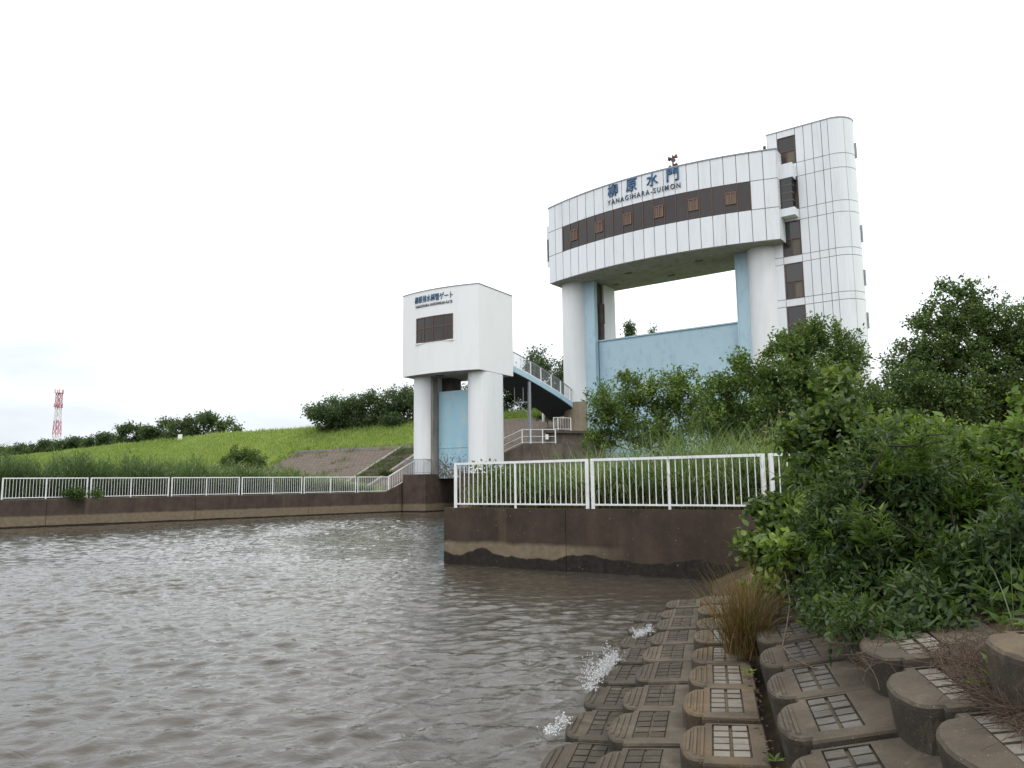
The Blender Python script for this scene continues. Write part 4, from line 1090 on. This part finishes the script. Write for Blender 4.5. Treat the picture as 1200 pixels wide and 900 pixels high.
# trees and bushes on the near bank
GZ = 1.36
shrub('willow_bush', 'loose green bush in front of the blue gate, behind the near fence', 'bush', (*atY(758, 545, 30)[:2], GZ),
      [lobe(720, 490, 29, 30, 34, 1.3), lobe(705, 470, 29, 20, 24, 1), lobe(745, 465, 30, 36, 36, 1.6), lobe(790, 470, 30, 38, 40, 1.6), lobe(800, 445, 30, 22, 20, 1), lobe(830, 480, 29, 34, 36, 1.5), lobe(770, 505, 29, 60, 26, 1.6), lobe(700, 515, 29, 22, 18, .9), lobe(735, 443, 30, 12, 10, .6)],
      640, 26, .135, .075, 'leaf_light', spread=.27, r_tip=.006, bright=.06, seg=.5, trunk_name='stems', expo=.36)
shrub('bank_tree', 'leafy tree in front of the stair tower with a high pointed crown', 'tree', (*atY(935, 545, 24)[:2], GZ),
      [lobe(960, 400, 24, 40, 28, 1.3), lobe(925, 410, 24, 34, 24, 1.2), lobe(990, 425, 24, 26, 36, 1.1), lobe(900, 440, 24, 40, 26, 1.3), lobe(868, 425, 23, 18, 16, .7), lobe(850, 455, 23, 30, 26, 1), lobe(945, 450, 23, 60, 40, 1.5), lobe(890, 490, 23, 60, 34, 1.5), lobe(965, 490, 23, 55, 40, 1.5), lobe(840, 500, 23, 40, 30, 1.2), lobe(950, 385, 24, 18, 14, .7)],
      1250, 26, .12, .068, 'leaf_light', spread=.24, r_tip=.005, bright=.0, seg=.45, expo=.4)
shrub('bank_tree', 'big dark tree standing at the right edge against the sky', 'tree', (*atY(1165, 540, 27)[:2], 1.6),
      [lobe(1120, 345, 27, 26, 22, 1.1), lobe(1105, 375, 27, 36, 26, 1.3), lobe(1150, 370, 27, 46, 30, 1.6), lobe(1185, 400, 27, 46, 40, 1.8), lobe(1120, 415, 27, 66, 40, 2), lobe(1070, 420, 27, 34, 26, 1.3), lobe(1055, 455, 26, 34, 34, 1.4), lobe(1110, 470, 26, 66, 44, 2), lobe(1180, 470, 26, 60, 50, 2), lobe(1215, 430, 27, 40, 60, 2), lobe(1230, 370, 27, 34, 30, 1.4), lobe(1075, 380, 27, 14, 10, .6)],
      1600, 27, .135, .08, 'leaf_mid', spread=.28, r_tip=.006, bright=.0, expo=.4, seg=.5, trunk=[atY(1163, 510, 27), atY(1148, 480, 27), atY(1135, 455, 27)])
shrub('bank_bush', 'dark low bush filling the gap between the pointed tree and the big right tree', 'bush', (*atY(1025, 545, 25)[:2], GZ),
      [lobe(1020, 480, 25, 30, 30, 1.2), lobe(1040, 500, 25, 44, 24, 1.2), lobe(1005, 510, 24, 40, 24, 1.2), lobe(1090, 515, 22, 60, 16, 1.2)], 600, 26, .11, .065, 'leaf_mid', spread=.25, seg=.45, trunk_name='stems', expo=.36)
# near shrubs over the revetment
def g0(px, Y): c = atY(px, 600, Y); return (c[0], c[1], float(ground_z(np.array(c[0]), np.array(c[1]))))
shrub('mulberry_shrub', 'broad leaved shrub at the right end of the near fence, drooping over the quay', 'shrub', g0(965, 9.5),
      [lobe(940, 505, 9.5, 26, 26, .5), lobe(975, 500, 9.6, 40, 40, .6), lobe(1000, 520, 9.5, 36, 40, .6), lobe(925, 598, 8.9, 36, 20, .4), lobe(922, 625, 8.8, 46, 30, .5), lobe(888, 645, 8.7, 28, 24, .35), lobe(968, 570, 9, 44, 44, .6), lobe(925, 670, 8.5, 44, 34, .45), lobe(882, 596, 9, 24, 6, .25, .6), lobe(935, 540, 9.3, 16, 12, .3, .5), lobe(980, 450, 9.8, 24, 18, .4), lobe(950, 640, 8.8, 40, 40, .5)],
      600, 19, .10, .068, 'leaf_mid', spread=.13, r_tip=.0028, seg=.22, bright=.10, trunk_name='stems', bark='bark_dark', rmax=.008, floor=.75, expo=.34)
shrub('dark_shrub', 'large dark shrub with narrow leaves spreading over the stepped blocks', 'shrub', g0(1040, 6.6),
      [lobe(985, 600, 7.2, 50, 50, .5), lobe(1035, 560, 7.0, 56, 60, .5), lobe(1040, 640, 6.6, 70, 60, .5), lobe(985, 680, 6.6, 40, 44, .4), lobe(1060, 700, 6.2, 56, 46, .4), lobe(1100, 640, 6.4, 60, 60, .5), lobe(1000, 725, 6.2, 40, 24, .3), lobe(1090, 580, 6.8, 60, 50, .5), lobe(1130, 690, 6.2, 50, 44, .4), lobe(1140, 610, 6.4, 44, 50, .4), lobe(955, 700, 6.9, 24, 30, .3), lobe(1170, 660, 5.5, 60, 40, .4), lobe(1205, 640, 5.3, 44, 60, .4), lobe(1130, 705, 5.6, 40, 24, .3), lobe(1190, 705, 5.2, 40, 20, .3), lobe(1010, 738, 5.3, 40, 22, .25), lobe(1050, 748, 5.1, 40, 16, .25), lobe(962, 726, 5.9, 20, 14, .25), lobe(1110, 728, 5.1, 44, 14, .25), lobe(1085, 700, 5.4, 40, 24, .3)],
      1400, 25, .08, .030, 'leaf_dark', spread=.14, r_tip=.0025, seg=.2, bright=.0, trunk_name='stems', bark='bark_dark', rmax=.008, floor=.85, expo=.32)
shrub('goldenrod_clump', 'clump of upright stems with whorls of narrow leaves in front of the dark shrub', 'plant', g0(1075, 6.1),
      [lobe(1040, 520, 6.3, 40, 14, .3), lobe(1085, 510, 6.3, 50, 16, .3), lobe(1010, 590, 6.2, 26, 14, .25), lobe(1065, 680, 5.7, 30, 16, .2), lobe(1115, 640, 5.9, 50, 24, .3), lobe(1010, 700, 5.9, 30, 14, .2), lobe(1150, 560, 6.2, 50, 20, .3), lobe(960, 610, 6.8, 12, 10, .2), lobe(1035, 735, 5.6, 20, 12, .15)],
      110, 36, .095, .017, 'leaf_light', spread=.30, r_tip=.003, seg=.2, bright=-.03, trunk_name='stems', bark='bark_dark', rmax=.008, whorl=True, floor=.85)
shrub('light_shrub', 'lighter green leafy shrub at the right edge above the dry stems', 'shrub', g0(1195, 6.8),
      [lobe(1160, 540, 7.4, 50, 40, .5), lobe(1200, 570, 7.2, 44, 50, .5), lobe(1170, 620, 6.8, 44, 36, .5), lobe(1210, 640, 6.6, 40, 60, .4), lobe(1110, 535, 8, 50, 30, .5), lobe(1060, 510, 8.6, 50, 26, .5), lobe(1215, 520, 7.4, 40, 40, .5)],
      560, 19, .10, .05, 'leaf_light', spread=.14, r_tip=.0026, seg=.22, bright=.10, trunk_name='stems', bark='bark_dark', rmax=.008, floor=1.0, expo=.32)
shrub('bright_shrub', 'pale green sprays of broad leaves low at the left of the dark shrub', 'shrub', g0(945, 8.0),
      [lobe(925, 640, 8.0, 30, 16, .25), lobe(900, 690, 7.8, 24, 10, .2), lobe(945, 600, 8.3, 20, 12, .25), lobe(985, 625, 7.6, 16, 10, .2), lobe(975, 650, 7.2, 22, 16, .2), lobe(950, 725, 6.9, 10, 8, .12), lobe(1000, 745, 6.0, 12, 8, .12)],
      90, 14, .085, .06, 'leaf_light', spread=.10, r_tip=.003, seg=.2, bright=.25, trunk_name='stems', bark='bark_dark', rmax=.008, floor=.8)
shrub('climbing_vine', 'vine with large pale leaves hanging at the right edge of the photo', 'vine', g0(1210, 6.4),
      [lobe(1190, 470, 6.3, 12, 14, .12), lobe(1195, 500, 6.2, 12, 14, .12), lobe(1200, 540, 6.2, 10, 24, .12), lobe(1130, 497, 6.5, 8, 6, .1)], 26, 6, .075, .055, 'leaf_light', spread=.06, r_tip=.003, seg=.25, bright=.2, trunk_name='stems', bark='bark_dark', rmax=.008)
# weeds covering the bank behind the blocks
def bank_pts(n, z0):
    U = 1.65 + 9.5 * rng.random(n) ** 1.3; Vv = 3.6 + 15 * rng.random(n); ok = ~((U < 2.35) & (Vv < 4.75))
    U, Vv = U[ok], Vv[ok]; x = U * BLK.a[0] + Vv * BLK.n[0]; y = U * BLK.a[1] + Vv * BLK.n[1]
    return np.stack([x, y, ground_z(x, y) + z0], 1), U, Vv
Pb, U, Vv = bank_pts(30000, 0.0)
hb = (.18 + .5 * np.clip((Vv - 4.5) / 4, 0, 1)) * (.6 + .5 * np.sin(U * 2.1 + np.sin(Vv * 1.3)) * np.sin(Vv * 1.7))
Pb[:, 2] += np.maximum(hb, .05) * rng.random(len(Pb))
herb_mass('bank_weeds', 'low leafy weeds covering the bank behind the stepped blocks', 'weeds', Pb, .09, .045, 'leaf_mid', .0)
Pb, U, Vv = bank_pts(5000, -.02)
grass_obj('bank_grass', 'thin grass growing on the bank behind the stepped blocks', 'grass', Pb, .2 + .5 * rng.random(len(Pb)), np.full(len(Pb), .010), 'reed', .35, 1.4, segs=4)
# rush clump by the dark gap, small weeds
def clump(name, label, cat, base, n, h, w, mat, lean, curl, var, r=.1, segs=5):
    o = thing(name, label, cat, tuple(base)); P_ = np.array(base) + np.concatenate([rng.normal(size=(n, 2)) * r, np.zeros((n, 1))], 1)
    grass_obj('blades', None, None, P_, h * (.45 + .6 * rng.random(n)), np.full(n, w), mat, lean, curl, var(n), parent=o, segs=segs); return o
b0 = BLK.p(.22, 7.75, .42)
clump('rush_clump', 'russet clump of rush growing in the gap between the stepped blocks', 'plant', b0, 640, .98, .0075, 'rush', .36, .75, lambda n: np.clip(.55 + rng.normal(size=n) * .28, 0, 1), .085)
clump('rush_clump', 'smaller reddish rush clump right behind the russet one', 'plant', BLK.p(.42, 8.3, .6), 260, .65, .0075, 'rush', .3, .8, lambda n: np.clip(.7 + rng.normal(size=n) * .2, 0, 1), .09)
def weed(label, base, n, L, W, mat, spread, br=.2):
    o = thing('weed', label, 'weed', tuple(base)); k = np.arange(n)
    az = rng.random(n) * 7; el = .3 + .8 * rng.random(n); D = np.stack([np.cos(az) * np.cos(el), np.sin(az) * np.cos(el), np.sin(el)], 1)
    P_ = np.array(base) + D * spread * rng.random((n, 1)); N = np.stack([-np.cos(az) * np.sin(el), -np.sin(az) * np.sin(el), np.cos(el)], 1)
    V, F_, m_ = leaf_arrays(P_, D, N, L * (.6 + .6 * rng.random(n)), W * (.6 + .6 * rng.random(n)), True, .25)
    np_mesh('leaves', V, [F_], M[mat], o, np.repeat(np.clip(.5 + br + rng.normal(size=n) * .15, 0, 1), m_)); return o
weed('tiny bright weed sprouting in the gap beside the tan blocks', atz(877, 790, .42), 12, .07, .03, 'leaf_light', .02, .3)
weed('tiny grey green weed in the dark gap at the bottom edge', atz(908, 893, .4), 12, .05, .03, 'leaf_mid', .02, .2)
weed('leafy bright weed beside the big sand coloured block at right', atz(1182, 812, 1.02), 26, .17, .05, 'leaf_light', .08, .1)
weed('low broad weed at the top of the stepped blocks below the dark shrub', atz(1055, 772, .95), 16, .11, .07, 'leaf_mid', .04, .25)
# ------------------------------------------------------------------ stepped revetment blocks
def roughen(bm, amt):
    """chipped, uneven cast concrete"""
    for v in bm.verts:
        q = v.co * 9.0; s_ = .05 if v.co.z < -.03 else 1.0
        v.co += Vector((math.sin(q.x * 2.1 + q.y * 3.3), math.cos(q.y * 2.7 + q.x), .7 * math.sin(q.x * 1.9 - q.y * 2.2))) * amt * s_ + Vector((random.gauss(0, 1), random.gauss(0, 1), random.gauss(0, .6))) * amt * .6 * s_
def make_block(mat, tile_mat, height, w=.74, L=.855, nose_d=.15, name='revetment_block', ribs=0, flush=0.0, gap=.011, depth=.028):
    """slab with a rounded nose towards the water and a sunken panel of two by five tiles; origin at nose line, front edge"""
    t_ = thing(name, None, None)
    pts = [(nose_d, .02), (nose_d, .085)]
    pts += [(nose_d - nose_d * math.sin(a) ** .8, .085 + .69 * (1 - math.cos(a)) / 2) for a in np.linspace(0, PI, 22)][1:-1]
    pts += [(nose_d, .775), (nose_d, L - .02), (w, L - .02), (w, .02)]
    n = len(pts); cx_ = sum(p[0] for p in pts) / n; cy_ = sum(p[1] for p in pts) / n
    def ring(off, z):
        out = []
        for i in range(n):
            p0, p1, p2 = pts[i - 1], pts[i], pts[(i + 1) % n]
            d1 = np.array([p1[0] - p0[0], p1[1] - p0[1]]); d2 = np.array([p2[0] - p1[0], p2[1] - p1[1]])
            d1 /= np.linalg.norm(d1) + 1e-9; d2 /= np.linalg.norm(d2) + 1e-9
            nn = np.array([d1[1] + d2[1], -(d1[0] + d2[0])]); nn /= np.linalg.norm(nn) + 1e-9
            out.append((p1[0] + nn[0] * off, p1[1] + nn[1] * off, z))
        return out
    # orientation test so that a positive offset goes inward
    ar = sum(pts[i][0] * pts[(i + 1) % n][1] - pts[(i + 1) % n][0] * pts[i][1] for i in range(n))
    sg = -1 if ar > 0 else 1
    bm = bmesh.new(); rings = []
    for off, z in ((-.006, -height), (0, -.035), (.004, -.014), (.018, 0)):
        rings.append([bm.verts.new(p) for p in ring(off * sg, z)])
    for a, c in zip(rings[:-1], rings[1:]):
        for i in range(n): bm.faces.new((a[i], a[(i + 1) % n], c[(i + 1) % n], c[i]))
    u0, u1, v0, v1 = .205, .445, .165, .795
    inner = [bm.verts.new(p) for p in ((u0, v0, 0), (u1, v0, 0), (u1, v1, 0), (u0, v1, 0))]
    low = [bm.verts.new((v.co.x, v.co.y, -depth)) for v in inner]
    top_e = [bm.edges.get((rings[-1][i], rings[-1][(i + 1) % n])) for i in range(n)]
    in_e = [bm.edges.new((inner[i], inner[(i + 1) % 4])) for i in range(4)]
    bmesh.ops.triangle_fill(bm, edges=top_e + in_e, use_beauty=True)
    for i in range(4): bm.faces.new((inner[i], inner[(i + 1) % 4], low[(i + 1) % 4], low[i]))
    bm.faces.new(low)
    bmesh.ops.recalc_face_normals(bm, faces=bm.faces)
    roughen(bm, .0016)
    me = bpy.data.meshes.new('slab'); bm.to_mesh(me); bm.free()
    link_mesh('slab', me, mat, t_)
    b = MB(); du = (u1 - u0) / 2; dv = (v1 - v0) / 5
    for i in range(2):
        for j in range(5):
            a, c = u0 + i * du, v0 + j * dv; g = gap; zt = -.004 - random.random() * .006
            x0, x1, y0, y1 = a + g, a + du - g, c + g, c + dv - g
            zt += flush
            b.hexa([(x0, y0, -.03), (x1, y0, -.03), (x1, y1, -.03), (x0, y1, -.03), (x0 + .004, y0 + .004, zt), (x1 - .004, y0 + .004, zt + .002), (x1 - .004, y1 - .004, zt + .001), (x0 + .004, y1 - .004, zt)])
    b.build('tile_panel', tile_mat, t_)
    if ribs:
        b = MB()
        for i in range(ribs):
            u_ = .04 + i * .045; half_ = .345 * math.sqrt(max(0, 1 - ((nose_d - u_) / nose_d) ** 2)) * .86
            b.hexa([(u_, .43 - half_, -.002), (u_ + .03, .43 - half_, -.002), (u_ + .03, .43 + half_, -.002), (u_, .43 + half_, -.002),
                    (u_ + .006, .43 - half_ + .01, .009), (u_ + .024, .43 - half_ + .01, .009), (u_ + .024, .43 + half_ - .01, .009), (u_ + .006, .43 + half_ - .01, .009)])
        b.build('nose_ribs', mat, t_)
    return t_
ORD = ['nearest', 'second', 'third', 'fourth', 'fifth', 'sixth', 'seventh', 'eighth', 'ninth', 'tenth', 'eleventh', 'twelfth', 'thirteenth']
ROWS = [  # u of the nose, front edge of the first block, count, top z, material, tiles, height, ribs, words, group
    (-1.29, 5.35, 8, .05, 'block_wet', 'tile_dark', .9, 2, ('dark wet block', "row at the water's edge"), 'lowest row of wet blocks'),
    (-.86, 4.80, 9, .20, 'block_mid', 'tile_dark', .7, 3, ('silted brown block', 'second row from the water'), 'second row of silted blocks'),
    (-.29, 4.93, 8, .38, 'block_tan', 'tile_pale', .7, 3, ('tan block', 'row left of the dark gap'), 'third row of tan blocks'),
    (.29, 3.56, 10, .65, 'block_grey', 'tile_grey', .7, 2, ('tall nosed block', 'row right of the dark gap'), 'fourth row of tall nosed blocks'),
    (.83, 3.11, 5, 1.0, 'block_grey', 'tile_pale', .7, 0, ('high grey block', 'row beside the dry stems'), 'fifth row of high blocks'),
    (1.17, 3.50, 1, 1.30, 'block_tan', 'tile_pale', .9, 0, None, None)]
TILT = {-1.29: -.03, -.86: -.07, -.29: -.03, .29: -.21, .83: -.15, 1.17: -.05}
def copy_block(src):
    r_ = src.copy(); COL.objects.link(r_)
    for ch in src.children:
        c_ = ch.copy(); COL.objects.link(c_); c_.parent = r_
    return r_
for u, v0, cnt, zt, mt, tl, hgt, ribs, words, grp in ROWS:
    proto = make_block(M[mt], M[tl], hgt, w=.55 if u < .2 and u > -.5 else .80, ribs=ribs, flush=.001 if u > -.5 else .0035, gap=.008 if u > -.5 else .006, depth=.020 if u > -.5 else .013)
    kids = list(proto.children)
    for k in range(cnt):
        o = proto if k == 0 else copy_block(proto)
        v = v0 + k * .87 + random.uniform(-.012, .012)
        o.location = BLK.p(u + .012 * k * (1 if u < -.5 else .3) + random.uniform(-.012, .012), v, zt + random.uniform(-.012, .012))
        o.rotation_euler = (random.uniform(-.012, .012), TILT[u] + random.uniform(-.014, .014), -math.radians(14.45) + random.uniform(-.012, .012))
        if words is None: tag(o, 'big sand coloured block with a rounded nose at the right edge above the dry stems', 'block')
        else: tag(o, ('nearest %s of the %s' % words) if k == 0 else ('%s %s from the near end of the %s' % (ORD[k], *words)), 'block', grp)
# silt in the dark gap between the third and fourth rows
n = 500
o = MB()
# fallen bent branch lying on the fourth row, dry stems
def stems(name, label, cat, P, D, Ls, r, mat, bend=.5, segs=5, kind=None, parent=None):
    A = []; B_ = []
    for p, d, L in zip(P, D, Ls):
        q = np.array(p, float); d = d / np.linalg.norm(d); b_ = rng.normal(size=3) * bend
        for s in range(segs):
            d = d + b_ / segs + rng.normal(size=3) * .08; d /= np.linalg.norm(d); nq = q + d * L / segs
            A.append(q); B_.append(nq); q = nq
    A, B_ = np.array(A), np.array(B_); R = np.full(len(A), r) * (.6 + .8 * np.repeat(rng.random(len(A) // segs), segs))
    V, F_ = tubes(A, B_, R, R * .92, 4)
    ob = np_mesh(name, V, [F_], M[mat], parent, smooth=True)
    if parent is None: tag(ob, label, cat, kind=kind)
    return ob
o = thing('fallen_branch', 'bent bare branch lying across the tall nosed blocks', 'branch', atz(935, 765, .68))
b = MB()
B1 = [atz(902, 735, .70), atz(915, 725, .80), atz(935, 722, .86), atz(958, 716, .86)]
B2 = [atz(984, 786, .70), atz(955, 784, .72), atz(930, 772, .74), atz(917, 758, .76), atz(922, 735, .82), atz(926, 705, 1.0), atz(920, 670, 1.15)]
B3 = [atz(920, 750, .76), atz(932, 740, .78), atz(941, 728, .82)]
b.tube(B1, [.009, .009, .008, .004], 6); b.tube(B2, [.005, .006, .007, .008, .007, .006, .004], 6); b.tube(B3, [.005, .004, .003], 5)
b.build('limb', M['dry'], o)
n = 5200
px = rng.uniform(1050, 1225, n); py = rng.uniform(758, 860, n); py = np.maximum(py, 756 + (1180 - px) * .12 )
P_ = np.array([atz(a, c, 1.03 + .10 * rng.random()) for a, c in zip(px, py)]); keep = (P_ @ np.array([BLK.a[0], BLK.a[1], 0]) > 1.12)
P_ = P_[keep]; n = len(P_); P_[:, 2] = 1.0 + (P_ @ np.array([BLK.a[0], BLK.a[1], 0]) - .83) * .15 + .055 * rng.random(n) ** 1.5
D = rng.normal(size=(n, 3)) * np.array([1, .8, .09])
stems('dry_stems', 'tangled dry brown stems lying on the bank beside the high blocks', 'debris', P_, D, .05 + .17 * rng.random(n) ** 1.5, .0014, 'dry', 1.3, kind='stuff')
n = 130
P_ = np.array([atz(a, c, 1.0) for a, c in zip(rng.uniform(985, 1130, n), rng.uniform(740, 780, n))])
stems('dead_twigs', 'dead twigs and stalks under the dark shrub', 'debris', P_, rng.normal(size=(n, 3)) * np.array([1, 1, .35]), .1 + .25 * rng.random(n), .0018, 'dry', .5, kind='stuff')
n = 260   # leaf litter on the blocks and in the gap
U = np.concatenate([.22 + .07 * rng.random(n // 2), 1.0 + .6 * rng.random(n - n // 2)]); Vv = 4.2 + 6 * rng.random(n)
P_ = np.stack([U * BLK.a[0] + Vv * BLK.n[0], U * BLK.a[1] + Vv * BLK.n[1], np.where(U < .5, .395, 1.02 + .05 * rng.random(n))], 1)
V, F_, m_ = leaf_arrays(P_, rdir(n) * np.array([1, 1, .1]), rdir(n) * .3 + np.array([0, 0, 1]), .02 + .04 * rng.random(n), .01 + .015 * rng.random(n), False)
ob = np_mesh('leaf_litter', V, [F_], M['dry'], None, np.repeat(rng.random(n), m_)); tag(ob, 'brown leaf litter in the gaps of the stepped blocks', 'litter', kind='stuff')

# ------------------------------------------------------------------ splashes where waves meet the blocks
t = NT('foam'); M['foam'] = t.out((.88, .89, .90), .18, None, spec=.5)
M['foam'].node_tree.nodes['Principled BSDF'].inputs['Transmission Weight'].default_value = .55
def splash(label, pxs, n, zt, jets):
    """water thrown up where a wave meets the blocks: drops strung along short ballistic arcs, and froth round their feet"""
    line = np.array([atz(x, y, .05) for x, y in pxs]); c = line.mean(0); o = thing('water_splash', label, 'splash', tuple(c))
    ico = bmesh.new(); bmesh.ops.create_icosphere(ico, subdivisions=1, radius=1); iv = np.array([v.co[:] for v in ico.verts]); jf = np.array([[v.index for v in f.verts] for f in ico.faces]); ico.free()
    def along(f):
        k = np.clip((f * (len(line) - 1)).astype(int), 0, len(line) - 2); r_ = f * (len(line) - 1) - k
        return line[k] * (1 - r_[:, None]) + line[k + 1] * r_[:, None]
    def drops(name, P_, R):
        V = (P_[:, None] + iv[None] * R[:, None]).reshape(-1, 3); F_ = (np.arange(len(P_))[:, None, None] * len(iv) + jf[None]).reshape(-1, 3)
        ob = np_mesh(name, V, [F_], M['foam'], o, smooth=True); ob['kind'] = 'stuff'
    jb = along(rng.random(jets)); vel = np.stack([rng.normal(size=jets) * .22 - .08, rng.normal(size=jets) * .22, 1.0 + 0 * rng.random(jets)], 1); hj = zt * (.25 + .75 * rng.random(jets) ** 1.4)
    k = rng.integers(0, jets, n); s_ = rng.random(n) ** .8 * 1.5
    z = hj[k] * (2 * s_ - s_ * s_); xy = vel[k, :2] * (s_ * hj[k] * 1.6)[:, None]
    P_ = jb[k] + np.concatenate([xy, z[:, None]], 1) + rng.normal(size=(n, 3)) * (.006 + .028 * s_[:, None] * zt / .3)
    R = (.0012 + .0045 * rng.random(n) ** 5)[:, None] * np.ones((n, 3)); R[:, 2] *= 1 + 1.2 * rng.random(n)
    drops('droplets', P_, R)
    m2 = n // 4; kk = rng.integers(0, jets, m2); P3 = jb[kk] + np.stack([rng.normal(size=m2) * .035, rng.normal(size=m2) * .05, .02 + np.abs(rng.normal(size=m2)) * .35 * hj[kk]], 1)
    drops('froth', P3, (.003 + .008 * rng.random(m2) ** 2)[:, None] * np.array([1, 1, .8]))
splash('tallest white splash of a wave breaking on the lowest blocks', [(690, 812), (700, 798), (712, 786), (722, 776)], 2300, .23, 26)
splash('round white splash farther along the lowest blocks', [(744, 750), (752, 745), (762, 741)], 1000, .10, 14)
splash('small white splash nearest the bottom of the photo', [(642, 862), (655, 853), (664, 847)], 600, .06, 12)

# ------------------------------------------------------------------ light, sky, camera
SUN_AZ, SUN_EL = math.radians(148), math.radians(54)          # compass style: clockwise from +Y
wd = bpy.data.worlds.new('World'); scene.world = wd; wd.use_nodes = True
nt = wd.node_tree; nt.nodes.clear()
sky = nt.nodes.new('ShaderNodeTexSky'); sky.sky_type = 'NISHITA'; sky.sun_disc = False; sky.sun_elevation = SUN_EL; sky.sun_rotation = SUN_AZ
sky.air_density = 1.0; sky.dust_density = 3.0
tc = nt.nodes.new('ShaderNodeTexCoord'); sp = nt.nodes.new('ShaderNodeSeparateXYZ'); nt.links.new(tc.outputs['Generated'], sp.inputs[0])
# bright even overcast, a little dimmer and bluer near the horizon, broken by soft cloud
mr = nt.nodes.new('ShaderNodeMapRange'); mr.inputs['From Min'].default_value = -.02; mr.inputs['From Max'].default_value = .75
nt.links.new(sp.outputs[2], mr.inputs['Value'])
cr = nt.nodes.new('ShaderNodeValToRGB'); e = cr.color_ramp.elements
e[0].position = 0; e[0].color = (.48, .505, .53, 1); e[1].position = 1; e[1].color = (1.1, 1.1, 1.1, 1)
q = e.new(.14); q.color = (.56, .585, .61, 1)
q = e.new(.36); q.color = (.98, 1.0, 1.02, 1)
nt.links.new(mr.outputs[0], cr.inputs['Fac'])
mp = nt.nodes.new('ShaderNodeMapping'); mp.inputs['Scale'].default_value = (1, 1, 2.6); nt.links.new(tc.outputs['Generated'], mp.inputs['Vector'])
nz = nt.nodes.new('ShaderNodeTexNoise'); nz.inputs['Scale'].default_value = 2.1; nz.inputs['Detail'].default_value = 5; nt.links.new(mp.outputs[0], nz.inputs['Vector'])
cl = nt.nodes.new('ShaderNodeValToRGB'); e = cl.color_ramp.elements
e[0].position = .36; e[0].color = (.68, .71, .74, 1); q = e.new(.47); q.color = (.97, .985, 1, 1); e[1].position = .60; e[1].color = (1.12, 1.12, 1.12, 1)
nt.links.new(nz.outputs['Fac'], cl.inputs['Fac'])
mu = nt.nodes.new('ShaderNodeMix'); mu.data_type = 'RGBA'; mu.blend_type = 'MULTIPLY'; mu.inputs[0].default_value = 1
nt.links.new(cr.outputs[0], mu.inputs[6]); nt.links.new(cl.outputs[0], mu.inputs[7])
sc_ = nt.nodes.new('ShaderNodeMix'); sc_.data_type = 'RGBA'; sc_.blend_type = 'MULTIPLY'; sc_.inputs[0].default_value = 1; sc_.inputs[7].default_value = (16, 16, 16, 1)
nt.links.new(mu.outputs[2], sc_.inputs[6])
mx = nt.nodes.new('ShaderNodeMix'); mx.data_type = 'RGBA'; mx.inputs[0].default_value = .93
nt.links.new(sky.outputs[0], mx.inputs[6]); nt.links.new(sc_.outputs[2], mx.inputs[7])
bg = nt.nodes.new('ShaderNodeBackground'); bg.inputs['Strength'].default_value = .1; nt.links.new(mx.outputs[2], bg.inputs['Color'])
wo = nt.nodes.new('ShaderNodeOutputWorld'); nt.links.new(bg.outputs[0], wo.inputs['Surface'])
sl = bpy.data.lights.new('sun', 'SUN'); sl.energy = .7; sl.angle = math.radians(14); sl.color = (1, .965, .91)
so = bpy.data.objects.new('sun', sl); COL.objects.link(so)
dv = Vector((math.sin(SUN_AZ) * math.cos(SUN_EL), math.cos(SUN_AZ) * math.cos(SUN_EL), math.sin(SUN_EL)))
so.rotation_euler = dv.to_track_quat('Z', 'Y').to_euler(); so.location = (20, -20, 60)
cam = bpy.data.cameras.new('camera'); co = bpy.data.objects.new('camera', cam); COL.objects.link(co)
cam.sensor_fit = 'HORIZONTAL'; cam.sensor_width = 36; cam.lens = 36 * FOC / 1200; cam.clip_start = .1; cam.clip_end = 8000
c, s = math.cos(ROLL), math.sin(ROLL); cp, sp_ = math.cos(PITCH), math.sin(PITCH)
r0 = Vector((1, 0, 0)); u0 = Vector((0, -sp_, cp)); fw = Vector((0, cp, sp_))
xx = r0 * c - u0 * s; yy = r0 * s + u0 * c; zz = -fw
co.matrix_world = Matrix(((xx.x, yy.x, zz.x, 0), (xx.y, yy.y, zz.y, 0), (xx.z, yy.z, zz.z, EYE), (0, 0, 0, 1)))
scene.camera = co
scene.view_settings.view_transform = 'Standard'; scene.view_settings.look = 'None'; scene.view_settings.exposure = .2; scene.view_settings.gamma = 1
scene.view_settings.use_curve_mapping = False
scene.cycles.max_bounces = 6; scene.cycles.transparent_max_bounces = 4; scene.cycles.use_denoising = True
